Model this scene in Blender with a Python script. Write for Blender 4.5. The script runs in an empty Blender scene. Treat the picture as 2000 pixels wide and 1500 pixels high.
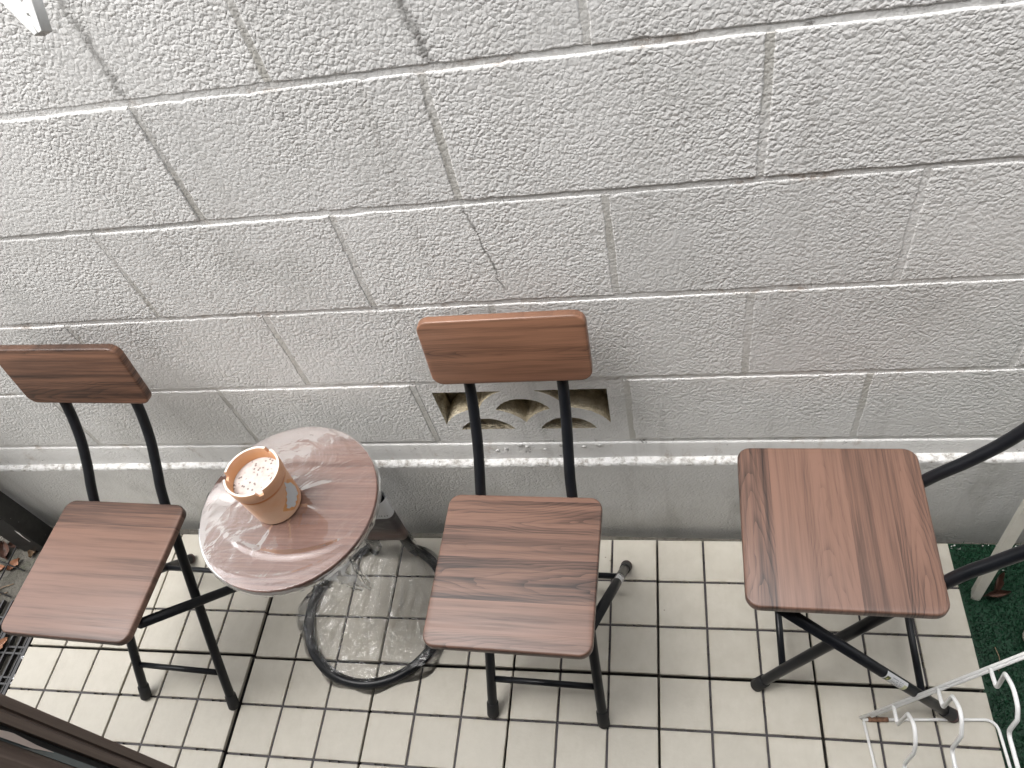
import bpy, bmesh, math, random
import numpy as np
from mathutils import Vector, Matrix, noise as mnoise

random.seed(7)
rng = np.random.default_rng(7)
SC = bpy.context.scene
COL = SC.collection

# ------------------------------------------------------------------ camera
cam_d = bpy.data.cameras.new('camera')
cam = bpy.data.objects.new('camera', cam_d)
COL.objects.link(cam)
R_RIGHT = Vector((0.97664127, 0.10956329, -0.18484511))
R_DOWN = Vector((-0.02558486, -0.79482658, -0.60629705))
R_FWD = Vector((-0.2133477, 0.59686396, -0.77345728))
m = Matrix((R_RIGHT, -R_DOWN, -R_FWD)).transposed().to_4x4()
m.translation = Vector((0.1614, -0.8361, 1.6219))
cam.matrix_world = m
cam_d.sensor_fit = 'HORIZONTAL'
cam_d.sensor_width = 36.0
cam_d.lens = 36.0 * 1510.675 / 2000.0
cam_d.clip_start = 0.02
cam_d.clip_end = 500
SC.camera = cam

# ------------------------------------------------------------------ sky, sun, exposure
SUN_DIR = Vector((-0.30, -0.20, 0.93)).normalized()      # towards the sun
SUN_EL = math.asin(SUN_DIR.z)
SUN_ROT = math.atan2(SUN_DIR.x, SUN_DIR.y)
world = bpy.data.worlds.new('World')
SC.world = world
world.use_nodes = True
wn, wl = world.node_tree.nodes, world.node_tree.links
wn.clear()
sky = wn.new('ShaderNodeTexSky')
sky.sky_type = 'NISHITA'
sky.sun_disc = False
sky.sun_elevation = SUN_EL
sky.sun_rotation = SUN_ROT
sky.air_density = 1.0
sky.dust_density = 6.0
sky.ozone_density = 1.0
hsv = wn.new('ShaderNodeHueSaturation')
hsv.inputs['Saturation'].default_value = 0.18           # thick cloud: a nearly grey sky
bg = wn.new('ShaderNodeBackground')
bg.inputs['Strength'].default_value = 0.15
wo = wn.new('ShaderNodeOutputWorld')
wl.new(sky.outputs[0], hsv.inputs['Color'])
wl.new(hsv.outputs[0], bg.inputs['Color'])
wl.new(bg.outputs[0], wo.inputs['Surface'])

sun_d = bpy.data.lights.new('sun', 'SUN')
sun_d.energy = 0.5
sun_d.angle = math.radians(70)
sun_d.color = (1.0, 0.985, 0.965)
sun = bpy.data.objects.new('sun', sun_d)
COL.objects.link(sun)
sun.rotation_euler = SUN_DIR.to_track_quat('Z', 'Y').to_euler()
sun.location = (-2, -1, 5)

SC.view_settings.view_transform = 'Standard'
SC.view_settings.look = 'None'
SC.view_settings.gamma = 1.0
SC.view_settings.use_curve_mapping = False
SC.view_settings.exposure = 1.48
SC.render.engine = 'CYCLES'
SC.cycles.transparent_max_bounces = 24
SC.cycles.max_bounces = 7
SC.cycles.diffuse_bounces = 3

# ------------------------------------------------------------------ helpers
def tag(o, label=None, cat=None, group=None, kind=None):
    if label: o['label'] = label
    if cat: o['category'] = cat
    if group: o['group'] = group
    if kind: o['kind'] = kind
    return o

def empty(name, loc=(0, 0, 0), rz=0.0):
    o = bpy.data.objects.new(name, None)
    o.empty_display_size = 0.05
    o.location = loc
    o.rotation_euler = (0, 0, rz)
    COL.objects.link(o)
    return o

def link(name, me, mat=None, parent=None, loc=None):
    o = bpy.data.objects.new(name, me)
    COL.objects.link(o)
    if mat is not None and len(me.materials) == 0:
        me.materials.append(mat)
    if parent is not None: o.parent = parent
    if loc is not None: o.location = loc
    return o

def mesh(name, verts, faces, smooth=False):
    me = bpy.data.meshes.new(name)
    me.from_pydata([tuple(map(float, v)) for v in verts], [], [tuple(int(i) for i in f) for f in faces])
    me.validate()
    bm = bmesh.new(); bm.from_mesh(me)
    bmesh.ops.recalc_face_normals(bm, faces=bm.faces[:])
    bm.to_mesh(me); bm.free()
    if smooth:
        me.shade_smooth()
    return me

class MB:
    """collects pieces into one mesh"""
    def __init__(s): s.v = []; s.f = []
    def add(s, verts, faces):
        n = len(s.v); s.v += [tuple(v) for v in verts]; s.f += [tuple(i + n for i in f) for f in faces]; return s
    def box(s, x0, x1, y0, y1, z0, z1):
        return s.add([(x0,y0,z0),(x1,y0,z0),(x1,y1,z0),(x0,y1,z0),(x0,y0,z1),(x1,y0,z1),(x1,y1,z1),(x0,y1,z1)],
                     [(0,3,2,1),(4,5,6,7),(0,1,5,4),(1,2,6,5),(2,3,7,6),(3,0,4,7)])
    def tube(s, pts, r, n=12, cap=True, closed=False):
        pts = [Vector(p) for p in pts]
        m_ = len(pts)
        rr = r if hasattr(r, '__len__') else [r] * m_
        tang = []
        for i in range(m_):
            if closed: t = pts[(i + 1) % m_] - pts[i - 1]
            else: t = pts[min(i + 1, m_ - 1)] - pts[max(i - 1, 0)]
            tang.append(t.normalized())
        a = Vector((0, 0, 1)) if abs(tang[0].z) < 0.9 else Vector((1, 0, 0))
        u = tang[0].cross(a).normalized()
        verts = []
        for i in range(m_):
            u = (u - tang[i] * u.dot(tang[i])).normalized()
            w = tang[i].cross(u)
            for k in range(n):
                an = 2 * math.pi * k / n
                verts.append(pts[i] + (u * math.cos(an) + w * math.sin(an)) * rr[i])
        faces = []
        for i in range(m_ if closed else m_ - 1):
            for k in range(n):
                k2 = (k + 1) % n; j = (i + 1) % m_
                faces.append((i * n + k, i * n + k2, j * n + k2, j * n + k))
        if cap and not closed:
            faces.append(tuple(range(n - 1, -1, -1)))
            faces.append(tuple((m_ - 1) * n + k for k in range(n)))
        return s.add(verts, faces)
    def mesh(s, name, smooth=False): return mesh(name, s.v, s.f, smooth)

def smooth_by_angle(me, deg=40):
    bm = bmesh.new(); bm.from_mesh(me)
    lim = math.radians(deg)
    for f in bm.faces: f.smooth = True
    for e in bm.edges:
        e.smooth = not (len(e.link_faces) == 2 and e.calc_face_angle(0) > lim)
    bm.to_mesh(me); bm.free()
    return me

def catmull(pts, n=8):
    pts = [Vector(p) for p in pts]
    P = [pts[0] * 2 - pts[1]] + pts + [pts[-1] * 2 - pts[-2]]
    out = []
    for i in range(1, len(P) - 2):
        for k in range(n):
            t = k / n
            a, b, c, d = P[i-1], P[i], P[i+1], P[i+2]
            out.append(0.5 * ((2*b) + (c - a)*t + (2*a - 5*b + 4*c - d)*t*t + (3*b - a - 3*c + d)*t**3))
    out.append(pts[-1])
    return out

def round_corners(pts, r, n=5):
    """polyline with its inner corners rounded"""
    pts = [Vector(p) for p in pts]
    out = [pts[0]]
    for i in range(1, len(pts) - 1):
        a, b, c = pts[i-1], pts[i], pts[i+1]
        d1, d2 = (a - b), (c - b)
        q = min(r, d1.length * 0.45, d2.length * 0.45)
        p1, p2 = b + d1.normalized() * q, b + d2.normalized() * q
        for k in range(n + 1):
            t = k / n
            out.append(p1 * (1-t)**2 + b * 2*t*(1-t) + p2 * t*t)
    out.append(pts[-1])
    return out

def rounded_slab(name, w, d, t, rc, rb, seg=8, bseg=3, taper=0.0):
    """board with rounded corners in plan (w along x, d along y), eased edges, top at z=0, bottom at z=-t"""
    def outline(inset):
        pts = []
        r = max(rc - inset, 0.001)
        hw, hd = w / 2 - inset, d / 2 - inset
        for (sx, sy, a0) in ((1, 1, 0), (-1, 1, 90), (-1, -1, 180), (1, -1, 270)):
            for k in range(seg + 1):
                a = math.radians(a0 + 90 * k / seg)
                x = sx * (hw - r) + r * math.cos(a); y = sy * (hd - r) + r * math.sin(a)
                x *= 1 + taper * (-y / d)
                pts.append((x, y))
        return pts
    rings = []
    for k in range(bseg + 1):
        a = math.pi / 2 * k / bseg
        rings.append((rb * (1 - math.sin(a)), -rb * (1 - math.cos(a))))
    rings = [(rb * (1 - math.sin(math.pi/2*k/bseg)), -rb + rb * math.cos(math.pi/2*k/bseg)) for k in range(bseg + 1)]
    prof = rings + [(i, -t - z) for i, z in reversed(rings)]
    V, F = [], []
    n = 4 * (seg + 1)
    for ins, z in prof:
        V += [(x, y, z) for x, y in outline(ins)]
    for i in range(len(prof) - 1):
        for k in range(n):
            k2 = (k + 1) % n
            F.append((i*n + k, (i+1)*n + k, (i+1)*n + k2, i*n + k2))
    F.append(tuple(range(n)))
    F.append(tuple((len(prof)-1)*n + k for k in range(n - 1, -1, -1)))
    return smooth_by_angle(mesh(name, V, F), 35)

def lathe(prof, n=48, close_bottom=True, close_top=False):
    V, F = [], []
    for r, z in prof:
        for k in range(n):
            a = 2*math.pi*k/n
            V.append((r*math.cos(a), r*math.sin(a), z))
    for i in range(len(prof) - 1):
        for k in range(n):
            k2 = (k+1) % n
            F.append((i*n+k, i*n+k2, (i+1)*n+k2, (i+1)*n+k))
    if close_bottom: F.append(tuple(range(n-1, -1, -1)))
    if close_top: F.append(tuple((len(prof)-1)*n+k for k in range(n)))
    return V, F

# ------------------------------------------------------------------ materials
class NT:
    def __init__(s, name):
        s.mat = bpy.data.materials.new(name); s.mat.use_nodes = True
        s.n = s.mat.node_tree.nodes; s.l = s.mat.node_tree.links
        s.n.clear()
        s.out = s.n.new('ShaderNodeOutputMaterial')
    def new(s, t, **kw):
        nd = s.n.new(t)
        for k, v in kw.items(): setattr(nd, k, v)
        return nd
    def setin(s, nd, key, v):
        if v is None: return
        if hasattr(v, 'is_output') or isinstance(v, bpy.types.NodeSocket): s.l.new(v, nd.inputs[key])
        else: nd.inputs[key].default_value = v
    def math(s, op, a, b=None, c=None, clamp=False):
        nd = s.new('ShaderNodeMath', operation=op); nd.use_clamp = clamp
        s.setin(nd, 0, a); s.setin(nd, 1, b); s.setin(nd, 2, c)
        return nd.outputs[0]
    def vmath(s, op, a, b=None):
        nd = s.new('ShaderNodeVectorMath', operation=op)
        s.setin(nd, 0, a); s.setin(nd, 1, b)
        return nd.outputs[0]
    def coord(s, kind='Object'): return s.new('ShaderNodeTexCoord').outputs[kind]
    def pos(s): return s.new('ShaderNodeNewGeometry').outputs['Position']
    def sep(s, v): 
        nd = s.new('ShaderNodeSeparateXYZ'); s.setin(nd, 0, v); return nd.outputs
    def comb(s, x, y, z):
        nd = s.new('ShaderNodeCombineXYZ'); s.setin(nd, 0, x); s.setin(nd, 1, y); s.setin(nd, 2, z); return nd.outputs[0]
    def noise(s, v, scale, detail=2.0, rough=0.5, dist=0.0, out='Fac'):
        nd = s.new('ShaderNodeTexNoise'); s.setin(nd, 'Vector', v)
        s.setin(nd, 'Scale', scale); s.setin(nd, 'Detail', detail); s.setin(nd, 'Roughness', rough); s.setin(nd, 'Distortion', dist)
        return nd.outputs[out]
    def voro(s, v, scale, feature='F1', out='Distance', rand=1.0, smooth=None):
        nd = s.new('ShaderNodeTexVoronoi', feature=feature); s.setin(nd, 'Vector', v); s.setin(nd, 'Scale', scale); s.setin(nd, 'Randomness', rand)
        if smooth is not None: s.setin(nd, 'Smoothness', smooth)
        return nd.outputs[out]
    def scale(s, v, sc): return s.vmath('MULTIPLY', v, sc)
    def maprange(s, v, a, b, c=0.0, d=1.0, smooth=True):
        nd = s.new('ShaderNodeMapRange'); nd.interpolation_type = 'SMOOTHSTEP' if smooth else 'LINEAR'
        s.setin(nd, 0, v); s.setin(nd, 1, a); s.setin(nd, 2, b); s.setin(nd, 3, c); s.setin(nd, 4, d)
        return nd.outputs[0]
    def ramp(s, v, stops):
        nd = s.new('ShaderNodeValToRGB'); s.setin(nd, 0, v)
        el = nd.color_ramp.elements
        while len(el) < len(stops): el.new(0.5)
        for e, (p, c) in zip(el, stops):
            e.position = p; e.color = (*c, 1)
        return nd.outputs[0]
    def mix(s, f, a, b, mode='MIX'):
        nd = s.new('ShaderNodeMix', data_type='RGBA', blend_type=mode)
        s.setin(nd, 0, f)
        for k, v in ((6, a), (7, b)):
            if isinstance(v, tuple): v = (*v, 1) if len(v) == 3 else v
            s.setin(nd, k, v)
        return nd.outputs[2]
    def bump(s, h, strength=1.0, dist=0.001, normal=None):
        nd = s.new('ShaderNodeBump'); s.setin(nd, 'Height', h); s.setin(nd, 'Strength', strength); s.setin(nd, 'Distance', dist)
        if normal is not None: s.setin(nd, 'Normal', normal)
        return nd.outputs[0]
    def pbr(s, color=(0.5, 0.5, 0.5), rough=0.5, metal=0.0, normal=None, spec=0.5, coat=0.0, coat_rough=0.1, ior=1.5):
        nd = s.new('ShaderNodeBsdfPrincipled')
        s.setin(nd, 'Base Color', (*color, 1) if isinstance(color, tuple) and len(color) == 3 else color)
        s.setin(nd, 'Roughness', rough); s.setin(nd, 'Metallic', metal)
        s.setin(nd, 'Specular IOR Level', spec); s.setin(nd, 'Coat Weight', coat); s.setin(nd, 'Coat Roughness', coat_rough)
        s.setin(nd, 'IOR', ior)
        if normal is not None: s.setin(nd, 'Normal', normal)
        s.l.new(nd.outputs[0], s.out.inputs['Surface'])
        return nd

MAT = {}

def wall_material(name, mortar=False, base=False, pointing=False):
    t = NT(name)
    p = t.pos()
    xyz = t.sep(p)
    X, Z = xyz[0], xyz[2]
    big = t.noise(p, 2.2, 3, 0.55)
    mid = t.noise(p, 14, 4, 0.6)
    rnd = t.new('ShaderNodeObjectInfo').outputs['Random']
    col = t.ramp(big, [(0.30, (0.745, 0.742, 0.725)), (0.70, (0.82, 0.815, 0.80))])
    col = t.mix(t.maprange(mid, 0.35, 0.75, 0.0, 0.18), col, (0.55, 0.54, 0.51), 'MIX')
    hs = t.new('ShaderNodeHueSaturation'); t.setin(hs, 'Color', col); t.setin(hs, 'Value', t.maprange(rnd, 0, 1, 0.955, 1.03, smooth=False)); col = hs.outputs[0]
    # weather streaks running down, and blotchy wear
    wsk = t.maprange(t.noise(t.scale(p, (26, 26, 1.6)), 1.0, 4, 0.62), 0.54, 0.76, 0.0, 0.30)
    col = t.mix(wsk, col, (0.42, 0.41, 0.385))
    blo = t.maprange(t.noise(t.vmath('ADD', p, (7, 0, 3)), 4.5, 5, 0.68), 0.52, 0.72, 0.0, 0.34)
    col = t.mix(blo, col, (0.46, 0.455, 0.43))
    # tiny dark specks
    sp = t.voro(t.vmath('ADD', p, (3.1, 0, 1.7)), 24, 'F1')
    spm = t.maprange(sp, 0.03, 0.055, 1.0, 0.0)
    spm = t.math('MULTIPLY', spm, t.maprange(t.noise(p, 9, 1), 0.55, 0.62))
    col = t.mix(t.math('MULTIPLY', spm, 0.75), col, (0.10, 0.095, 0.085))
    # grime runs along a few joints and cracks (each has its own shape)
    wob = t.math('MULTIPLY', t.math('SUBTRACT', t.noise(p, 38, 3, 0.6), 0.5), 0.020)
    runs = [(-0.533, 1.165, 1.40, 0.0, 0.010, 0.55), (-0.143, 1.165, 1.40, -0.22, 0.011, 0.65), (-0.137, 0.975, 1.15, 0.0, 0.004, 0.55),
            (-0.118, 0.78, 0.955, -0.17, 0.0028, 0.75), (-0.33, 1.165, 1.40, 0.0, 0.006, 0.25), (-0.53, 0.97, 1.15, 0.06, 0.006, 0.28),
            (-0.73, 0.78, 0.95, 0.05, 0.005, 0.3)]
    tot = None
    for (x0, z0, z1, sl, w, a) in runs:
        cx = t.math('ADD', t.math('MULTIPLY', t.math('SUBTRACT', Z, (z0 + z1) / 2), sl), x0)
        dd = t.math('ABSOLUTE', t.math('ADD', t.math('SUBTRACT', X, cx), wob))
        mk = t.maprange(dd, w * 0.15, w, a, 0.0)
        zz = t.math('MULTIPLY', t.maprange(Z, z0 - 0.01, z0 + 0.01), t.maprange(Z, z1 - 0.02, z1 + 0.01, 1.0, 0.0))
        mk = t.math('MULTIPLY', mk, zz)
        tot = mk if tot is None else t.math('MAXIMUM', tot, mk)
    tot = t.math('MULTIPLY', tot, t.maprange(t.noise(p, 70, 3, 0.7), 0.32, 0.55, 0.25, 1.0))
    col = t.mix(tot, col, (0.105, 0.10, 0.09))
    # rusty and sooty deposits caught along the bed joints, in short runs
    jd = None
    for zl in (0.5455, 0.7505, 0.9535, 1.1565):
        dz = t.math('ABSOLUTE', t.math('SUBTRACT', Z, zl))
        mk = t.maprange(dz, 0.002, 0.012, 1.0, 0.0)
        jd = mk if jd is None else t.math('MAXIMUM', jd, mk)
    patch = t.maprange(t.noise(t.scale(p, (1, 1, 3)), 6.5, 4, 0.7), 0.54, 0.66)
    jd = t.math('MULTIPLY', t.math('MULTIPLY', jd, patch), t.maprange(t.noise(p, 120, 3, 0.7), 0.36, 0.60, 0.1, 0.75))
    col = t.mix(jd, col, (0.27, 0.20, 0.15))
    # damp grime rising from the ground
    rise = t.maprange(t.math('ADD', Z, t.math('MULTIPLY', t.math('SUBTRACT', t.noise(p, 7, 4, 0.65), 0.5), 0.16)), -0.05, 0.14, 0.60, 0.0)
    col = t.mix(rise, col, (0.15, 0.145, 0.115))
    if base:
        col = t.mix(0.25, col, (0.42, 0.42, 0.405))
        st = t.maprange(t.noise(t.scale(p, (5, 5, 2.0)), 2.3, 4, 0.65), 0.50, 0.75, 0, 0.40)
        col = t.mix(st, col, (0.27, 0.265, 0.24))
    if pointing:
        col = t.mix(t.maprange(t.noise(t.scale(p, (9, 9, 4)), 1.6, 3, 0.6), 0.3, 0.65, 0.10, 0.65), col, (0.45, 0.435, 0.385))
    if mortar:
        rust = t.maprange(t.noise(t.scale(p, (1, 1, 0.6)), 16, 5, 0.7), 0.54, 0.70, 0.0, 0.6)
        col = t.mix(rust, col, (0.36, 0.29, 0.23))
        blk = t.maprange(t.noise(t.vmath('ADD', p, (9, 2, 4)), 30, 4, 0.7), 0.62, 0.72, 0.0, 0.85)
        col = t.mix(blk, col, (0.07, 0.06, 0.05))
    # sprayed stipple: rounded lumps 5-8 mm across, flattened by the roller
    warp = t.vmath('ADD', p, t.scale(t.noise(p, 110, 1, 0.5, out='Color'), (0.009, 0.009, 0.009)))
    v1 = t.voro(warp, 180, 'F1')
    n1 = t.noise(p, 280, 2, 0.55)
    n2 = t.noise(p, 90, 2, 0.5)
    h = t.math('SUBTRACT', t.math('MULTIPLY', n1, 0.85), t.math('MULTIPLY', t.math('POWER', v1, 1.3), 1.5))
    h = t.math('ADD', h, t.math('MULTIPLY', n2, 0.25))
    amp = t.maprange(t.noise(p, 5.5, 3), 0.3, 0.7, 0.55, 1.35)
    if base or mortar or pointing:
        amp = t.math('MULTIPLY', amp, 0.85 if base else 0.6)
    nb = t.bump(t.math('MULTIPLY', h, amp), 1.0, 0.0009)
    t.pbr(col, 0.45, normal=nb, spec=0.5)
    return t.mat

MAT['wall'] = wall_material('painted_block')
MAT['mortar'] = wall_material('painted_mortar', mortar=True)
MAT['base'] = wall_material('painted_footing', base=True)
MAT['pointing'] = wall_material('dull_pointing', pointing=True)

def m_ledge():
    t = NT('painted_ledge'); p = t.pos()
    n = t.noise(p, 60, 4, 0.7)
    col = t.ramp(n, [(0.34, (0.27, 0.25, 0.22)), (0.52, (0.66, 0.655, 0.64)), (0.8, (0.80, 0.795, 0.785))])
    t.pbr(col, 0.6, normal=t.bump(t.noise(p, 150, 3), 1.0, 0.003))
    return t.mat
MAT['ledge'] = m_ledge()

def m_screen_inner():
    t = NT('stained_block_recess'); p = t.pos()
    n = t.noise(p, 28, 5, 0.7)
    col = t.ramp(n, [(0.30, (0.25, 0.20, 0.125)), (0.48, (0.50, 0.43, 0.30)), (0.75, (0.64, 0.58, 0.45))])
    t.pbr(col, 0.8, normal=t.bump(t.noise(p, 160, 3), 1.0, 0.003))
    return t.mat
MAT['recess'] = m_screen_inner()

def m_tile():
    t = NT('cream_ceramic'); o = t.coord()
    rnd = t.new('ShaderNodeObjectInfo').outputs['Random']
    p = t.vmath('ADD', o, t.comb(t.math('MULTIPLY', rnd, 31.0), t.math('MULTIPLY', rnd, 17.0), t.math('MULTIPLY', rnd, 7.0)))
    n = t.noise(p, 26, 4, 0.6)
    n2 = t.noise(t.scale(p, (1, 0.35, 1)), 90, 3, 0.6)
    col = t.ramp(n, [(0.25, (0.475, 0.445, 0.378)), (0.75, (0.545, 0.515, 0.448))])
    col = t.mix(t.maprange(n2, 0.45, 0.8, 0, 0.25), col, (0.43, 0.395, 0.33))
    tint = t.maprange(rnd, 0, 1, -0.04, 0.04, smooth=False)
    hs = t.new('ShaderNodeHueSaturation'); t.setin(hs, 'Color', col); t.setin(hs, 'Value', t.math('ADD', tint, 1.0))
    col = hs.outputs[0]
    # scuffs and specks of dirt
    v = t.voro(p, 21, 'F1')
    spk = t.math('MULTIPLY', t.maprange(v, 0.02, 0.05, 1, 0), t.maprange(t.noise(p, 13, 1), 0.60, 0.66))
    col = t.mix(t.math('MULTIPLY', spk, 0.75), col, (0.20, 0.16, 0.13))
    sc = t.math('MULTIPLY', t.maprange(t.noise(p, 75, 5, 0.75, 1.5), 0.60, 0.72), t.maprange(t.noise(p, 9, 2), 0.56, 0.72))
    col = t.mix(t.math('MULTIPLY', sc, 0.35), col, (0.42, 0.37, 0.31))
    xyz = t.sep(o)
    e = t.math('MAXIMUM', t.math('ABSOLUTE', xyz[0]), t.math('ABSOLUTE', xyz[1]))
    eg = t.math('MULTIPLY', t.maprange(e, 0.036, 0.0475, 0, 0.42), t.maprange(t.noise(p, 30, 4, 0.65), 0.38, 0.62))
    col = t.mix(eg, col, (0.42, 0.38, 0.30))
    t.pbr(col, t.maprange(n, 0.3, 0.7, 0.42, 0.58), normal=t.bump(t.noise(p, 130, 3), 0.35, 0.0008), spec=0.4)
    return t.mat
MAT['tile'] = m_tile()

def m_plastic(name, c, rough=0.5, var=0.15, scale=60):
    t = NT(name); p = t.coord()
    n = t.noise(p, scale, 4, 0.6)
    d = tuple(max(0.0, x * (1 - var)) for x in c); u = tuple(x * (1 + var) for x in c)
    t.pbr(t.ramp(n, [(0.3, d), (0.7, u)]), rough, normal=t.bump(n, 0.15, 0.0006))
    return t.mat
MAT['deck_base'] = m_plastic('dark_grey_plastic_grid', (0.040, 0.034, 0.037), 0.55, 0.35)
MAT['black_rubber'] = m_plastic('black_rubber', (0.012, 0.012, 0.013), 0.6, 0.2)
MAT['red_rubber'] = m_plastic('reddish_brown_rubber', (0.065, 0.036, 0.034), 0.65, 0.2)
MAT['white_coat'] = m_plastic('white_coated_wire', (0.78, 0.78, 0.77), 0.32, 0.05)
MAT['rust'] = m_plastic('rusty_wire', (0.23, 0.12, 0.07), 0.8, 0.4, 200)
MAT['white_plastic'] = m_plastic('white_plastic', (0.82, 0.82, 0.80), 0.4, 0.04)
MAT['black_paint'] = m_plastic('black_wire_paint', (0.020, 0.019, 0.020), 0.45, 0.3)
MAT['foil'] = None

def m_tube():
    t = NT('black_powder_coat'); p = t.coord()
    n = t.noise(p, 30, 3)
    col = t.ramp(n, [(0.3, (0.006, 0.007, 0.009)), (0.7, (0.010, 0.011, 0.014))])
    t.pbr(col, 0.34, normal=t.bump(t.noise(p, 900, 2), 0.10, 0.0003), spec=0.35)
    return t.mat
MAT['tube'] = m_tube()

def m_walnut(name, seed, light=(0.172, 0.098, 0.072), dark=(0.032, 0.020, 0.017), rough=0.34):
    """printed walnut grain running along the board's local x"""
    t = NT(name); o = t.coord()
    p = t.vmath('ADD', o, (seed * 1.37, seed * 2.11, seed * 0.73))
    q = t.sep(p)
    # edge-glued strips, 30-70 mm wide, each with its own tone and figure
    yw = t.math('ADD', q[1], t.math('MULTIPLY', t.math('SINE', t.math('MULTIPLY', q[1], 41.0)), 0.008))
    ly = t.math('MULTIPLY', t.math('ADD', yw, 0.013), 17.0)
    li = t.math('FLOOR', ly)
    v = t.math('SUBTRACT', t.math('FRACT', ly), 0.5)
    lam = t.new('ShaderNodeTexWhiteNoise'); lam.noise_dimensions = '1D'; t.setin(lam, 'W', li)
    lam2 = t.new('ShaderNodeTexWhiteNoise'); lam2.noise_dimensions = '1D'; t.setin(lam2, 'W', t.math('ADD', li, 57.3))
    loc = t.comb(t.math('ADD', q[0], t.math('MULTIPLY', lam.outputs[0], 5.0)), q[1], 0.0)
    # long streaks
    st1 = t.noise(t.scale(loc, (1.6, 48, 1)), 1.0, 4, 0.62)
    st2 = t.noise(t.scale(loc, (5.0, 170, 1)), 1.0, 3, 0.6)
    fib = t.noise(t.scale(loc, (14, 520, 1)), 1.0, 2, 0.55)
    broad = t.noise(t.scale(p, (2.4, 9, 1)), 1.0, 2, 0.5)
    # cathedral figure: nested arches along the strip
    wv = t.math('SUBTRACT', v, t.math('MULTIPLY', t.math('SUBTRACT', t.noise(t.scale(loc, (3.0, 4, 1)), 1.0, 1), 0.5), 0.9))
    ph = t.math('MULTIPLY', t.math('SUBTRACT', q[0], t.math('MULTIPLY', t.math('POWER', t.math('ABSOLUTE', wv), 1.6), 0.85)), 15.0)
    ph = t.math('ADD', ph, t.math('MULTIPLY', t.noise(t.scale(loc, (7, 24, 1)), 1.0, 3), 4.0))
    ring = t.math('POWER', t.math('FRACT', ph), 3.0)
    ra = t.math('MULTIPLY', t.maprange(lam2.outputs[0], 0.35, 0.8, 0.05, 0.50), t.maprange(t.noise(t.scale(loc, (4, 22, 1)), 1.0, 2), 0.35, 0.62, 0.25, 1.0))
    f = t.math('MULTIPLY', ring, ra)
    f = t.math('ADD', f, t.math('MULTIPLY', t.maprange(st1, 0.30, 0.70), 0.72))
    f = t.math('ADD', f, t.math('MULTIPLY', t.math('SUBTRACT', st2, 0.5), 0.75))
    f = t.math('ADD', f, t.math('MULTIPLY', t.math('SUBTRACT', fib, 0.5), 0.55))
    f = t.math('ADD', f, t.math('MULTIPLY', t.math('SUBTRACT', lam.outputs[0], 0.5), 0.55))
    f = t.math('ADD', f, t.math('MULTIPLY', t.math('SUBTRACT', broad, 0.5), 0.6), clamp=True)
    mid = tuple((a * 0.5 + b * 0.5) for a, b in zip(light, dark))
    col = t.ramp(f, [(0.0, tuple(min(1, c * 1.2) for c in light)), (0.28, light), (0.62, mid), (1.0, dark)])
    t.pbr(col, t.maprange(st2, 0.2, 0.8, rough - 0.05, rough + 0.10), normal=t.bump(t.math('ADD', fib, st2), 0.25, 0.0005), spec=0.5)
    return t.mat

def m_top():
    t = NT('pinkish_brown_woodgrain'); o = t.coord()
    p = t.vmath('ADD', o, (2.3, 1.1, 0))
    fib = t.noise(t.scale(p, (7, 240, 240)), 1.0, 4, 0.6)
    fl = t.noise(t.scale(p, (3, 75, 75)), 1.0, 3, 0.5)
    f = t.math('ADD', t.math('MULTIPLY', fib, 0.65), t.math('MULTIPLY', fl, 0.45))
    col = t.ramp(f, [(0.36, (0.235, 0.138, 0.108)), (0.55, (0.165, 0.089, 0.069)), (0.76, (0.09, 0.045, 0.035))])
    t.pbr(col, 0.42, normal=t.bump(fib, 0.2, 0.0004))
    return t.mat
MAT['tabletop'] = m_top()

def m_film(name, rough=0.05, wr=1.0, extra=0.03, scale=1.0, k=0.95):
    t = NT(name); o = t.coord()
    tr = t.new('ShaderNodeBsdfTransparent'); tr.inputs[0].default_value = (0.982, 0.984, 0.986, 1)
    gl = t.new('ShaderNodeBsdfGlossy'); gl.inputs['Roughness'].default_value = rough
    gl.inputs['Color'].default_value = (1, 1, 1, 1)
    w1 = t.noise(t.scale(o, (1, 1, 1)), 16 * scale, 3, 0.6, 1.4)
    w2 = t.noise(t.vmath('ADD', o, (4, 4, 4)), 55 * scale, 3, 0.55, 1.0)
    r1 = t.math('SUBTRACT', 1.0, t.math('MULTIPLY', t.math('ABSOLUTE', t.math('SUBTRACT', w1, 0.5)), 9.0), clamp=True)
    h = t.math('ADD', t.math('MULTIPLY', r1, 0.55), t.math('ADD', t.math('MULTIPLY', w1, 1.2), t.math('MULTIPLY', w2, 0.35)))
    b = t.bump(h, 1.0, 0.0045 * wr)
    t.setin(gl, 'Normal', b)
    fr = t.new('ShaderNodeFresnel'); fr.inputs['IOR'].default_value = 1.5; t.setin(fr, 'Normal', b)
    fac = t.math('ADD', t.math('MULTIPLY', fr.outputs[0], k), extra, clamp=True)
    mx = t.new('ShaderNodeMixShader')
    t.l.new(fac, mx.inputs[0]); t.l.new(tr.outputs[0], mx.inputs[1]); t.l.new(gl.outputs[0], mx.inputs[2])
    t.l.new(mx.outputs[0], t.out.inputs['Surface'])
    return t.mat
MAT['film_top'] = m_film('clear_film_tight', 0.06, 0.06, 0.0, 0.6, 0.62)
MAT['film_loose'] = m_film('clear_film_loose', 0.06, 0.34, 0.0, 1.5, 1.25)

def m_foil():
    t = NT('crumpled_foil'); p = t.coord()
    v = t.voro(p, 120, 'F1')
    t.pbr((0.75, 0.75, 0.76), 0.28, 1.0, normal=t.bump(v, 1.0, 0.01))
    return t.mat
MAT['foil'] = m_foil()

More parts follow.
